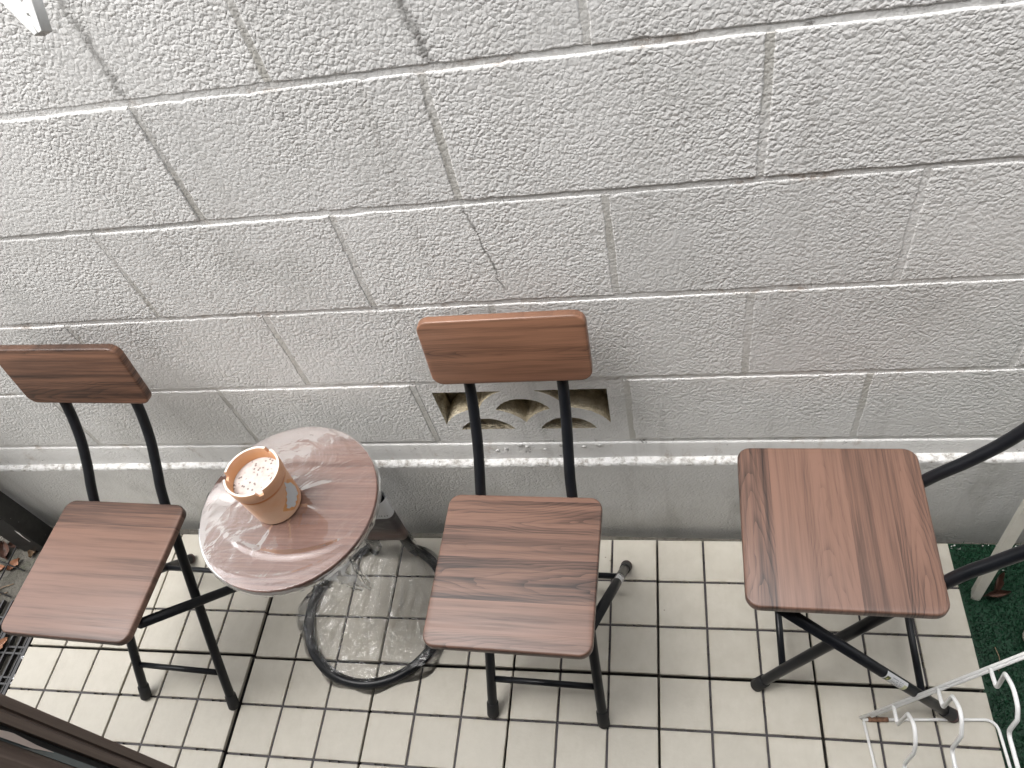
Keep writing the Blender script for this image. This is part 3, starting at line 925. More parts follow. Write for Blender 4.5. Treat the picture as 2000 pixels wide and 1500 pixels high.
def sleeve_mesh(z0, z1):
    hw, hd, n = 0.056, 0.0145, 8
    cx, cy = PX, pr.y
    pts = []
    for s, a0_ in ((1, 90), (-1, 90)): pass
    # open wrap: front face left->right, round the right end, back along the rear
    pts.append((cx - hw - 0.004, cy + 0.004))
    for k in range(5): pts.append((cx - hw + hd*(1 - math.cos(math.radians(90 + 0))) * 0 + 0.0, cy))
    pts = []
    for k in range(n + 1):
        a = math.radians(180 + 90*k/n); pts.append((cx - hw + hd + hd*math.cos(a), cy + hd*math.sin(a)))
    for k in range(n + 1):
        a = math.radians(270 + 180*k/n); pts.append((cx + hw - hd + hd*math.cos(a), cy + hd*math.sin(a)))
    for k in range(n + 1):
        a = math.radians(90 + 90*k/n); pts.append((cx - hw + hd + hd*math.cos(a), cy + hd*math.sin(a)))
    # uv by arc length over the front part
    V, F, uv = [], [], []
    L = [0.0]
    for a, b_ in zip(pts[:-1], pts[1:]): L.append(L[-1] + math.dist(a, b_))
    Lf = L[2*n]                                                        # ~ where the right end turns to the back
    m_ = len(pts)
    for j, z in enumerate((z0, z1)):
        for k, (x, y) in enumerate(pts):
            # upper rim dips towards the left
            zz = z - (0.012*(1 - L[k]/Lf) if j else 0.0)
            V.append((x, y, zz)); uv.append((min(L[k]/Lf, 1.5), j))
    for k in range(m_ - 1): F.append((k, k+1, m_+k+1, m_+k))
    me = bpy.data.meshes.new('printed_sleeve'); me.from_pydata(V, [], F)
    l = me.uv_layers.new(name='UVMap')
    for li, lp in enumerate(me.loops): l.data[li].uv = uv[lp.vertex_index]
    me.shade_smooth()
    return me
link('printed_sleeve', sleeve_mesh(0.100, 0.272), m_card(), T)

# clear film over the top: lies on the board, ridged where it is pulled tight, tucked under the rim
def film_top():
    V, F = [], []
    NA, NR = 160, 44
    def hgt(x, y, r):
        h = 0.0005
        # long ridge following the front edge
        px, py = x + 0.0, y
        rr = math.hypot(px - 0.02, py - 0.10)
        an = math.atan2(px - 0.02, -(py - 0.10))
        ridge = math.exp(-((rr - 0.200)/0.0058)**2) * max(0.0, math.cos(an*1.95))**1.2 if abs(an) < 0.80 else 0
        h += 0.0026*ridge
        rr2 = math.hypot(px + 0.01, py - 0.06)
        h += 0.0012*math.exp(-((rr2 - 0.202)/0.004)**2) * (max(0, math.cos(an*1.95))**1.5 if abs(an) < 0.80 else 0) 
        n1 = mnoise.noise(Vector((x*17, y*17, 1.0))); n2 = mnoise.noise(Vector((x*38 + 5, y*38, 3.0)))
        h += 0.0005*math.exp(-(n1/0.10)**2)*max(0, mnoise.noise(Vector((x*9, y*9, 8.0)))*2.0)*(1 if y < 0.03 else 0.15) + 0.00015*n2
        # folds running out from under the pot
        dx, dy = x + 0.017, y + 0.001
        ang = math.atan2(dy, dx); dd = math.hypot(dx, dy)
        if dd > 0.045: h += 0.0011*math.exp(-((dd - 0.075)/0.035)**2) * max(0, math.sin(ang*9 + 1.2 + 3*dd*10))**4 * (1.0 if dx > -0.02 and dy < 0.05 else 0.0)
        return h
    for i in range(NR + 1):
        r = (TRAD + 0.001) * i/NR
        for k in range(NA):
            a = 2*math.pi*k/NA; x, y = r*math.cos(a), r*math.sin(a)
            edge = 1 - max(0, (i/NR - 0.93)/0.07)
            V.append((x, y, TZ + 0.0006 + hgt(x, y, r)*edge))
    # skirt: over the rim and back underneath, with a loose flap to the front right
    for j, (dr, dz) in enumerate([(0.0016, -0.004), (0.0022, -0.012), (0.001, -0.019), (-0.012, -0.024), (-0.05, -0.021)]):
        for k in range(NA):
            a = 2*math.pi*k/NA
            fl = 0.0
            r = TRAD + 0.001 + dr*(1 - fl) + (0.002 + 0.002*j)*fl + 0.0004*math.sin(a*37 + j)
            z = TZ + dz*(1 - fl) - (0.006 + 0.021*j)*fl
            V.append((r*math.cos(a), r*math.sin(a), z))
    rows_ = NR + 1 + 5
    for i in range(rows_ - 1):
        for k in range(NA):
            k2 = (k+1) % NA
            F.append((i*NA+k, i*NA+k2, (i+1)*NA+k2, (i+1)*NA+k))
    me = bpy.data.meshes.new('film'); me.from_pydata(V, [], F); me.shade_smooth()
    return me
link('plastic_film', film_top(), MAT['film_top'], T)
# loose corner of the film hanging off the rim, front right
def film_flap():
    V, F = [], []
    N, M = 22, 22
    for i in range(N + 1):
        t = i/N
        for j in range(M + 1):
            u = j/M
            a = math.radians(300 + 26*u*(1 - 0.75*t) + 19*t)
            r = TRAD + 0.003 + 0.020*t + 0.004*math.sin(u*9 + t*3)*t
            z = TZ - 0.008 - 0.088*t*(1 - 0.25*abs(u - 0.5)) + 0.003*mnoise.noise(Vector((u*5, t*5, 4)))
            V.append((r*math.cos(a), r*math.sin(a), z))
    for i in range(N):
        for j in range(M):
            F.append((i*(M+1)+j, i*(M+1)+j+1, (i+1)*(M+1)+j+1, (i+1)*(M+1)+j))
    me = bpy.data.meshes.new('film'); me.from_pydata(V, [], F); me.shade_smooth()
    return me
link('plastic_film', film_flap(), MAT['film_top'], T)
# loose bag over the foot ring: gathered at the posts, tented over the ring, crumpled on the tiles
def film_base():
    V, F = [], []
    NA, NR = 420, 84
    apex = Vector((PX, pr.y - 0.006, 0.085))
    for i in range(NR + 1):
        t = i/NR
        for k in range(NA):
            a = 2*math.pi*k/NA
            rim = Vector((RC[0] + 0.178*math.sin(a), RC[1] + 0.178*math.cos(a), 0.0))
            lob = 0.022*math.exp(-((a - math.radians(262))/0.22)**2) + 0.020*math.exp(-((a - math.radians(128))/0.2)**2)
            out = (rim - Vector((RC[0], RC[1], 0))).normalized()
            start = apex + Vector((0.052*math.sin(a), 0.010*math.cos(a), 0))
            p = start.lerp(rim + out*(lob + 0.004*math.sin(a*11)), t)
            # height: falls quickly from the gather, lies near the top of the ring, then drops to the tiles
            hz = 0.085*(1 - t)**3.2 + 0.0245*(1 - max(0, (t - 0.90)/0.10)**2)*min(1, t*3)
            n1 = mnoise.noise(Vector((p.x*22, p.y*22, 7.0))); n2 = mnoise.noise(Vector((a*5.5, t*2.0, 2.0)))
            fold = 0.006*max(0, math.sin(a*13 + 2*n1))**3 * (1 - t)**0.7 * min(1, t*6)
            m1 = mnoise.noise(Vector((p.x*34 + p.y*20, p.y*34 - p.x*20, 3.0))); m2 = mnoise.noise(Vector((p.x*60, p.y*45, 5.0)))
            rd = math.exp(-(m1/0.085)**2)*max(0, 0.75 + 1.5*n1) + 0.5*math.exp(-(m2/0.12)**2)*max(0, 0.4 - 2*n1)
            hz += fold + (0.0020*rd + 0.0025*n2)*min(1, (1 - t)*9)*min(1, t*4)
            V.append((p.x, p.y, max(hz, 0.0012 + 0.002*abs(n1))))
    for i in range(NR):
        for k in range(NA):
            k2 = (k+1) % NA
            F.append((i*NA+k, i*NA+k2, (i+1)*NA+k2, (i+1)*NA+k))
    me = bpy.data.meshes.new('film'); me.from_pydata(V, [], F); me.shade_smooth()
    return me
link('plastic_film', film_base(), MAT['film_loose'], T)
# film up round the sleeve
def film_post():
    V, F = [], []
    NA, NZ = 48, 16
    for j in range(NZ + 1):
        z = 0.045 + 0.065*j/NZ
        for k in range(NA):
            a = 2*math.pi*k/NA
            w = 1 + 0.10*mnoise.noise(Vector((math.cos(a)*3, math.sin(a)*3, z*30)))
            V.append((PX + 0.060*w*math.cos(a), pr.y + 0.021*w*math.sin(a), z))
    for j in range(NZ):
        for k in range(NA):
            k2 = (k+1) % NA
            F.append((j*NA+k, j*NA+k2, (j+1)*NA+k2, (j+1)*NA+k))
    me = bpy.data.meshes.new('film'); me.from_pydata(V, [], F); me.shade_smooth()
    return me
link('plastic_film', film_post(), MAT['film_loose'], T)

# ------------------------------------------------------------------ ashtray pot on the table
def m_pot():
    t = NT('faded_orange_pot'); o = t.coord(); q = t.sep(o)
    n = t.noise(o, 30, 4, 0.6)
    col = t.ramp(n, [(0.3, (0.63, 0.33, 0.175)), (0.7, (0.68, 0.40, 0.25))])
    # sun-bleached bloom on the body, stronger colour left in the groove and inside
    gr = t.math('MULTIPLY', t.maprange(q[2], 0.0785, 0.0800), t.maprange(q[2], 0.0845, 0.0855, 1, 0))
    col = t.mix(gr, col, (0.62, 0.235, 0.075))
    bl = t.math('MULTIPLY', t.maprange(t.noise(o, 12, 3), 0.4, 0.65), t.maprange(q[2], 0.075, 0.06, 0.45, 0.5))
    col = t.mix(t.math('MULTIPLY', bl, t.maprange(q[2], 0.086, 0.080)), col, (0.64, 0.46, 0.33))
    inner = t.math('MULTIPLY', t.maprange(t.math('SQRT', t.math('ADD', t.math('POWER', q[0], 2.0), t.math('POWER', q[1], 2.0))), 0.0452, 0.0458, 1, 0), t.maprange(q[2], 0.05, 0.06))
    col = t.mix(inner, col, (0.66, 0.35, 0.17))
    top = t.maprange(q[2], 0.1112, 0.1119)
    col = t.mix(top, col, (0.82, 0.76, 0.66))
    t.pbr(col, 0.5, normal=t.bump(n, 0.3, 0.001), spec=0.4)
    return t.mat
POT = empty('ashtray_pot', (-0.5435, -0.2285, TZ + 0.0020)); POT.scale = (0.975, 0.975, 0.98)
tag(POT, 'faded orange pot ashtray with notched rim and torn sticker on the round table', 'ashtray')
def pot_mesh():
    n = 120
    notch = [math.radians(70), math.radians(192), math.radians(305)]
    prof = [(0.0405, 0.0), (0.0440, 0.0015), (0.0452, 0.006), (0.0480, 0.076), (0.0478, 0.079), (0.0468, 0.0805), (0.0470, 0.084), (0.0492, 0.0855), (0.0500, 0.088),
            (0.0508, 0.1105), (0.0500, 0.112), (0.0466, 0.112), (0.0458, 0.1105), (0.0445, 0.080), (0.0440, 0.070)]
    V, F = [], []
    for r, z in prof:
        for k in range(n):
            a = 2*math.pi*k/n
            d = min(abs((a - q + math.pi) % (2*math.pi) - math.pi) for q in notch)
            zz = z
            if z > 0.100 and d < 0.105: zz = 0.100 + (z - 0.100)*0.05
            V.append((r*math.cos(a), r*math.sin(a), zz))
    for i in range(len(prof) - 1):
        for k in range(n):
            k2 = (k+1) % n
            F.append((i*n+k, i*n+k2, (i+1)*n+k2, (i+1)*n+k))
    F.append(tuple(range(n-1, -1, -1)))
    return smooth_by_angle(mesh('pot', V, F), 32)
link('pot_body', pot_mesh(), m_pot(), POT)
def m_ash():
    t = NT('pale_ash'); o = t.coord()
    n = t.noise(o, 70, 4, 0.65)
    col = t.ramp(n, [(0.3, (0.50, 0.44, 0.41)), (0.7, (0.64, 0.59, 0.57))])
    d = t.voro(o, 150, 'F1')
    msk = t.math('MULTIPLY', t.maprange(d, 0.26, 0.36, 1, 0), t.maprange(t.noise(o, 45, 2), 0.46, 0.52))
    col = t.mix(t.math('MULTIPLY', msk, 0.85), col, (0.13, 0.11, 0.10))
    t.pbr(col, 0.9, normal=t.bump(n, 0.8, 0.002))
    return t.mat
V, F = lathe([(0.0001, 0.0885), (0.012, 0.0883), (0.025, 0.0878), (0.036, 0.0868), (0.0446, 0.085)], 40, False)
link('ash', mesh('ash', V, F, True), m_ash(), POT)
V, F = lathe([(0.0026, 0.0), (0.003, 0.0005), (0.003, 0.012), (0.0024, 0.0135)], 12, True, True)
o = link('cigarette_butt', mesh('cigarette_butt', V, F, True), MAT['rust'], POT, (0.0225, -0.031, 0.087)); o.rotation_euler = (0.9, 0.5, 0)
def m_torn():
    t = NT('torn_paper'); o = t.coord('UV')
    n = t.noise(o, 9, 4, 0.7)
    c = t.ramp(n, [(0.3, (0.40, 0.42, 0.43)), (0.7, (0.60, 0.62, 0.63))])
    t.pbr(c, 0.8, normal=t.bump(n, 0.6, 0.001)); return t.mat
def m_glue():
    t = NT('orange_sticker_ghost'); o = t.coord()
    n = t.noise(o, 60, 3)
    t.pbr(t.ramp(n, [(0.3, (0.56, 0.24, 0.06)), (0.7, (0.66, 0.33, 0.13))]), 0.5); return t.mat
def pot_patch(name, pts, mat, lift):
    """patch on the pot's side; pts = (angle deg, height)"""
    bm = bmesh.new()
    vs = []
    for a, z in pts:
        r = 0.0452 + (0.0480 - 0.0452)*(z - 0.006)/0.070 + lift
        an = math.radians(a)
        vs.append(bm.verts.new((r*math.cos(an), r*math.sin(an), z)))
    bm.faces.new(vs)
    bmesh.ops.triangulate(bm, faces=bm.faces[:])
    for _ in range(4):
        bmesh.ops.subdivide_edges(bm, edges=[e for e in bm.edges if e.calc_length() > 0.004], cuts=1)
        bmesh.ops.triangulate(bm, faces=bm.faces[:])
    for v in bm.verts:
        z = v.co.z; r = 0.0452 + (0.0480 - 0.0452)*(z - 0.006)/0.070 + lift
        q = math.hypot(v.co.x, v.co.y); v.co.x *= r/q; v.co.y *= r/q
    me = bpy.data.meshes.new(name); bm.to_mesh(me); bm.free(); me.shade_smooth()
    return link(name, me, mat, POT)
pot_patch('sticker_ghost', [(-24, 0.010), (-30, 0.018), (-45, 0.029), (-40, 0.036), (-30, 0.043), (-20, 0.055), (-10, 0.068), (8, 0.073), (26, 0.05), (20, 0.02), (-6, 0.012)], m_glue(), 0.0003)
pot_patch('torn_sticker', [(-21, 0.016), (-24, 0.022), (-31, 0.024), (-35, 0.031), (-30, 0.034), (-29, 0.041), (-23, 0.045), (-20, 0.053), (-14, 0.056), (-11, 0.068), (-8, 0.066), (-4, 0.080), (3, 0.066), (12, 0.058), (18, 0.035), (10, 0.020), (1, 0.025), (-4, 0.018), (-10, 0.021), (-14, 0.015)], m_torn(), 0.0007)

# ------------------------------------------------------------------ white wire rack, bottom right
RK = empty('wire_rack', (0.473, -0.398, 0.004))
tag(RK, 'white coated wire rack with zigzag holders standing on the deck corner', 'rack')
def rk(p): return Vector(p) - Vector((0.473, -0.398, 0.004))
tip, top_ = Vector((0.473, -0.398, 0.006)), Vector((0.790, -0.346, 0.469))
link('side_rail', MB().tube([rk(tip), rk(top_)], 0.0029, 10).mesh('side_rail', True), MAT['white_coat'], RK)
link('side_rail', MB().tube([rk(tip) + Vector((0.016, -0.001, 0.018)), rk(top_) + Vector((0.001, -0.0045, -0.003))], 0.0028, 10).mesh('side_rail', True), MAT['white_coat'], RK)
base_path = round_corners([(0.500, -0.640, 0.004), (0.478, -0.402, 0.004), (0.703, -0.386, 0.004), (0.716, -0.640, 0.004)], 0.022, 8)
base_path = [Vector((0.500, -0.640, 0.004)), Vector((0.478, -0.404, 0.004))]
link('foot_wire', MB().tube([rk(q) for q in base_path], 0.0026, 10).mesh('foot_wire', True), MAT['white_coat'], RK)
bp2 = round_corners([(0.4765, -0.4005, 0.0045), (0.704, -0.3865, 0.0045), (0.716, -0.640, 0.0045)], 0.022, 8)
link('foot_wire', MB().tube([rk(q) for q in bp2], 0.0028, 10).mesh('foot_wire', True), MAT['white_coat'], RK)
link('rust_sleeve', MB().tube([rk(Vector((0.486, -0.3999, 0.0045))), rk(Vector((0.521, -0.3978, 0.0045)))], 0.0042, 10).mesh('rust_sleeve', True), MAT['rust'], RK)
hooks = [
 [(0.519,-0.391,0.072),(0.519,-0.425,0.077),(0.519,-0.429,0.161),(0.519,-0.453,0.184),(0.519,-0.476,0.175),(0.519,-0.488,0.151),(0.519,-0.488,0.073),(0.519,-0.560,0.080)],
 [(0.575,-0.383,0.155),(0.575,-0.416,0.162),(0.575,-0.415,0.224),(0.575,-0.438,0.244),(0.575,-0.457,0.243),(0.575,-0.475,0.224),(0.575,-0.480,0.160),(0.575,-0.575,0.160)],
 [(0.635,-0.370,0.241),(0.635,-0.406,0.247),(0.635,-0.399,0.297),(0.635,-0.424,0.312),(0.635,-0.450,0.311),(0.635,-0.466,0.297),(0.635,-0.471,0.248),(0.635,-0.585,0.254)]]
for h in hooks:
    pts = [rk(q) for q in h]
    mid = catmull(pts[2:6], 6)
    pth = round_corners(pts[:2] + [pts[2]] , 0.008, 5)[:-1] + mid + round_corners(pts[5:], 0.012, 5)[1:]
    link('holder_wire', MB().tube(pth, 0.0034, 10).mesh('holder_wire', True), MAT['white_coat'], RK)
# front side of the rack, below the picture
link('side_rail', MB().tube([rk(Vector((0.495, -0.640, 0.006))), rk(Vector((0.800, -0.600, 0.469)))], 0.0029, 10).mesh('side_rail', True), MAT['white_coat'], RK)

# ------------------------------------------------------------------ clothes peg, top left
PEG = empty('clothes_peg', (-0.2394, -0.39, 1.4272))
tag(PEG, 'white plastic clothes peg hanging at the top left corner', 'clothes peg')
def peg_arm(poly, y0, y1, hole=None):
    cu_ = bpy.data.curves.new('peg', 'CURVE'); cu_.dimensions = '2D'; cu_.fill_mode = 'BOTH'
    for pts in [poly] + ([hole] if hole else []):
        s = cu_.splines.new('POLY'); s.points.add(len(pts)-1); s.use_cyclic_u = True
        for q, (x, z) in zip(s.points, pts): q.co = (x, z, 0, 1)
    cu_.extrude = (y1 - y0)/2 - 0.0006; cu_.bevel_depth = 0.0006; cu_.bevel_resolution = 2; cu_.offset = -0.0004
    ob = bpy.data.objects.new('tmp', cu_); COL.objects.link(ob)
    bpy.context.view_layer.update()
    me = bpy.data.meshes.new_from_object(ob.evaluated_get(bpy.context.evaluated_depsgraph_get()))
    bpy.data.objects.remove(ob)
    for v in me.vertices:
        x, z, e = v.co; v.co = (x + 0.2394, (y0+y1)/2 - e, z - 1.4272)
    bm = bmesh.new(); bm.from_mesh(me); bmesh.ops.remove_doubles(bm, verts=bm.verts[:], dist=1e-6); bmesh.ops.recalc_face_normals(bm, faces=bm.faces[:]); bm.to_mesh(me); bm.free()
    me.materials.clear()
    return me
jaw_a = [(-0.2394, 1.4272), (-0.2446, 1.4336), (-0.2544, 1.4465), (-0.268, 1.4655), (-0.264, 1.4690), (-0.2514, 1.4510), (-0.2475, 1.4462), (-0.2438, 1.4412), (-0.2386, 1.4330), (-0.2368, 1.4285)]
jaw_b = [(-0.2366, 1.4283), (-0.2334, 1.4294), (-0.2341, 1.4487), (-0.2300, 1.4700), (-0.2352, 1.4715), (-0.2395, 1.4506), (-0.2408, 1.4457), (-0.2434, 1.4418), (-0.2384, 1.4332)]
link('jaw', peg_arm(jaw_a, -0.005, 0.005), MAT['white_plastic'], PEG)
link('jaw', peg_arm(jaw_b, -0.0045, 0.0055, [(-0.2411, 1.4400), (-0.2383, 1.4362), (-0.2378, 1.4372), (-0.2392, 1.4405)]), MAT['white_plastic'], PEG)
PEG.rotation_euler = (math.radians(-30), 0, 0)
link('hanging_cord', MB().tube([(-0.010, 0, 0.042), (-0.010, -0.35, 0.65)], 0.0012, 8).mesh('hanging_cord', True), MAT['white_plastic'], PEG)

# ------------------------------------------------------------------ window sash, bottom left
def m_sash():
    t = NT('bronze_aluminium'); p = t.pos()
    n = t.noise(t.scale(p, (220, 220, 3)), 1.0, 3, 0.6)
    t.pbr(t.ramp(n, [(0.3, (0.145, 0.108, 0.090)), (0.7, (0.205, 0.158, 0.132))]), 0.42, 0.3)
    return t.mat
MAT['sash'] = m_sash()
MAT['sash_highlight'] = m_plastic('pinkish_beige_highlight', (0.62, 0.52, 0.46), 0.4, 0.05)  # beige tone of the reflection painted on the sash
SX, SY = -0.361, -0.712
SASH = empty('window_sash', (SX, SY, 0.10))
tag(SASH, 'bronze window sash upright cutting across the bottom left corner', 'window')
def sash_mesh(prof, z0=0.0, z1=1.9):
    """upright extrusion of a plan polygon"""
    n = len(prof)
    V = [(x, y, z0) for x, y in prof] + [(x, y, z1) for x, y in prof]
    F = [(k, (k+1) % n, n + (k+1) % n, n + k) for k in range(n)] + [tuple(range(n-1, -1, -1)), tuple(range(n, 2*n))]
    return mesh('stile', V, F)
link('stile', sash_mesh([(0, 0.0), (0.0006, -0.0015), (0.0006, -0.0075), (-0.0022, -0.0088), (-0.0022, -0.0098), (0.0, -0.0108), (0.0, -0.0175), (-0.003, -0.0185), (-0.045, -0.0185), (-0.045, 0.0)]), MAT['sash'], SASH)
link('gasket', sash_mesh([(-0.0045, -0.0187), (-0.0045, -0.0232), (-0.040, -0.0232), (-0.040, -0.0187)]), MAT['black_rubber'], SASH)
def m_glass():
    t = NT('window_glass_edge')
    t.pbr((0.10, 0.13, 0.14), 0.12, spec=0.8); return t.mat
link('glass_edge', sash_mesh([(-0.003, -0.0234), (-0.003, -0.0285), (-0.05, -0.0285), (-0.05, -0.0234)]), m_glass(), SASH)
link('highlight_wedge', mesh('highlight_wedge', [(0.0008, -0.0240, 0.980), (0.0008, -0.0222, 0.962), (0.0008, -0.0219, 0.955), (0.0008, -0.0240, 0.926), (0.0008, -0.0246, 0.903), (0.0008, -0.0272, 0.929), (0.0008, -0.0274, 0.966)], [(0,1,2,3,4,5,6)]), MAT['sash_highlight'], SASH)  # flat wedge added to paint a tapered reflected highlight, not a fitting
link('inner_stile', sash_mesh([(0.004, -0.0400), (0.004, -0.075), (-0.045, -0.075), (-0.045, -0.0287), (-0.004, -0.0287), (-0.004, -0.0310)]), MAT['sash'], SASH)

# ------------------------------------------------------------------ left edge: post, grids, leaves and litter
def m_post():
    t = NT('worn_black_post'); p = t.coord()
    n = t.noise(p, 40, 4, 0.7)
    col = t.ramp(n, [(0.4, (0.014, 0.014, 0.014)), (0.75, (0.03, 0.029, 0.028))])
    sp = t.math('MULTIPLY', t.maprange(t.voro(p, 70, 'F1'), 0.05, 0.12, 1, 0), t.maprange(t.noise(p, 30, 2), 0.55, 0.65))
    col = t.mix(t.math('MULTIPLY', sp, 0.4), col, (0.3, 0.3, 0.29))
    t.pbr(col, 0.55); return t.mat
PO = empty('black_post', (-1.553, -0.060, -0.036))
tag(PO, 'black square post with a white scratch standing by the wall, far left', 'post')
pm = bevel_box_mesh('post', 0.082, 0.056, 0.90, 0.002)
pm.materials.append(m_post())
o = link('post_body', pm, None, PO, (0, 0, 0.90))
V = [(0.026, -0.0286, 0.062), (0.0285, -0.0286, 0.063), (0.029, -0.0286, 0.090), (0.034, -0.0286, 0.112), (0.032, -0.0286, 0.130), (0.028, -0.0286, 0.116), (0.026, -0.0286, 0.092)]
link('scratch', mesh('scratch', V, [tuple(range(7))]), MAT['white_plastic'], PO)

MS = empty('wire_mesh_panel', (-1.66, -0.15, -0.036))
tag(MS, 'thin black wire mesh panel lying over dead leaves, far left', 'wire mesh')
for k in range(6):
    x = 0.055 - 0.075*k
    link('wire', MB().tube([(x, -0.24, 0.012), (x - 0.006, 0.10, 0.016)], 0.0019, 8).mesh('wire', True), MAT['black_paint'], MS)
for k in range(5):
    y = 0.09 - 0.072*k
    link('wire', MB().tube([(0.115, y - 0.018, 0.0165), (-0.33, y + 0.10, 0.0165)], 0.0019, 8).mesh('wire', True), MAT['black_paint'], MS)

GR = empty('plastic_grate', (-1.44, -0.40, -0.036))
tag(GR, 'black slotted plastic grate on the ground left of the deck', 'grate')
for k in range(9):
    x = 0.012 - 0.027*k
    w = 0.0042 if k % 3 == 0 else 0.0022
    link('bar', MB().box(x - w, x + w, -0.155, 0.17, 0.004, 0.016).mesh('bar'), MAT['black_paint'], GR)
    if k % 3 == 0:
        link('bar', MB().box(x - 0.012, x - 0.009, -0.150, 0.165, 0.004, 0.014).mesh('bar'), MAT['black_paint'], GR)
for k in range(5):
    y = 0.125 - 0.072*k
    for d in (0, 0.015):
        link('crossbar', MB().box(-0.225, 0.018, y - d - 0.0022, y - d + 0.0022, 0.0045, 0.0150).mesh('crossbar'), MAT['black_paint'], GR)

def m_leaf(name, a, b_):
    t = NT(name); p = t.coord()
    n = t.noise(p, 90, 4, 0.6)
    t.pbr(t.ramp(n, [(0.3, a), (0.7, b_)]), 0.6, normal=t.bump(n, 0.6, 0.002)); return t.mat
LM = [m_leaf('dead_leaf_dark', (0.035, 0.016, 0.010), (0.10, 0.045, 0.028)), m_leaf('dead_leaf_orange', (0.22, 0.095, 0.05), (0.36, 0.18, 0.10)), m_leaf('dead_leaf_tan', (0.20, 0.13, 0.08), (0.34, 0.25, 0.16))]
def leaf_mesh(L, W, curl, seed):
    V, F = [], []
    n = 9
    for i in range(n + 1):
        t = i/n; w = W*math.sin(math.pi*min(1, t*0.96 + 0.03))**0.8 * (1 - 0.25*t)
        for j in (-2, -1, 0, 1, 2):
            s = j/2
            z = curl*(s*s*1.2 + 0.6*(t - 0.5)**2*2) + 0.007*mnoise.noise(Vector((t*5, s*3, seed))) + 0.003*mnoise.noise(Vector((t*13, s*7, seed)))
            V.append((L*(t - 0.5), w*s/2*(1 - 0.35*curl*30*abs(s)*0.1), z))
    for i in range(n):
        for j in range(4): F.append((i*5+j, i*5+j+1, (i+1)*5+j+1, (i+1)*5+j))
    return mesh('leaf', V, F, True)
LEAVES = [(-1.612, -0.068, 0.055, 0.030, 0.014, 0, 0.3, 'curled dark brown dead leaf under the wire mesh, nearest the black post'),
          (-1.598, -0.128, 0.040, 0.026, 0.008, 1, 1.0, 'orange-brown dead leaf lying under the wire mesh'),
          (-1.652, -0.090, 0.060, 0.034, 0.012, 0, 2.2, 'large dark dead leaf at the left edge under the wire mesh'),
          (-1.560, -0.085, 0.045, 0.022, 0.010, 2, 1.6, 'tan dead leaf half hidden by the left chair seat'),
          (-1.640, -0.140, 0.045, 0.022, 0.006, 1, 0.2, 'reddish dead leaf at the picture edge under the wire mesh'),
          (-1.500, -0.345, 0.050, 0.028, 0.006, 1, 0.8, 'pinkish brown dead leaf on the slotted grate')]
for i, (x, y, L, W, cu, mi, rz, lab) in enumerate(LEAVES):
    o = link('dead_leaf', leaf_mesh(L, W, cu, i), LM[mi], None, (x, y, -0.0345 if i < 5 else -0.018)); o.rotation_euler = (0.15, -0.1, rz)
    tag(o, lab, 'leaf', 'dead leaves left of the deck')
for i, (x, y, L, rz, lab) in enumerate([(-1.598, -0.195, 0.06, 0.5, 'upper of two dry straw stalks left of the left chair'), (-1.612, -0.218, 0.075, 0.35, 'lower of two dry straw stalks left of the left chair')]):
    o = link('dry_stalk', MB().tube([(-L/2, 0, 0), (0, 0.003, 0.002), (L/2, 0, 0)], 0.0013, 6).mesh('dry_stalk', True), LM[2], None, (x, y, -0.034)); o.rotation_euler = (0, 0, rz)
    tag(o, lab, 'straw')

def lump(name, mat, loc, size, seed, amp=0.5, sub=4, cellular=False):
    bm = bmesh.new(); bmesh.ops.create_icosphere(bm, subdivisions=sub, radius=1.0)
    for v in bm.verts:
        d = v.co.normalized()
        n = mnoise.noise(d*1.6 + Vector((seed, 0, 0))) + 0.5*mnoise.noise(d*3.7 + Vector((0, seed, 0)))
        if cellular: n += 0.8*(mnoise.cell(d*2.6 + Vector((seed, seed, 0))) - 0.5)
        v.co = Vector((d.x*size[0], d.y*size[1], max(d.z, -0.6)*size[2]))*(1 + amp*n)
    me = bpy.data.meshes.new(name); bm.to_mesh(me); bm.free()
    if not cellular: me.shade_smooth()
    return link(name, me, mat, None, loc)
o = lump('foil_scrap', MAT['foil'], (-1.405, -0.375, -0.022), (0.020, 0.014, 0.012), 3, 0.35, 3, True)
tag(o, 'flat crumpled silver foil scrap beside the deck edge, nearer the wall', 'foil', 'foil scraps by the deck')
o = lump('foil_scrap', MAT['foil'], (-1.409, -0.418, -0.022), (0.018, 0.022, 0.013), 11, 0.45, 3, True)
tag(o, 'crumpled silver foil scrap beside the deck edge, nearer the camera', 'foil', 'foil scraps by the deck')
MAT['green_plastic'] = m_plastic('green_plastic', (0.012, 0.10, 0.035), 0.4, 0.3)
o = link('green_tag', smooth_by_angle(MB().box(-0.006, 0.006, -0.030, 0.030, 0, 0.004).mesh('green_tag')), MAT['green_plastic'], None, (-1.395, -0.345, -0.034)); o.rotation_euler = (0, 0.25, -0.2)
tag(o, 'bright green plastic strip beside the deck edge', 'plastic scrap')

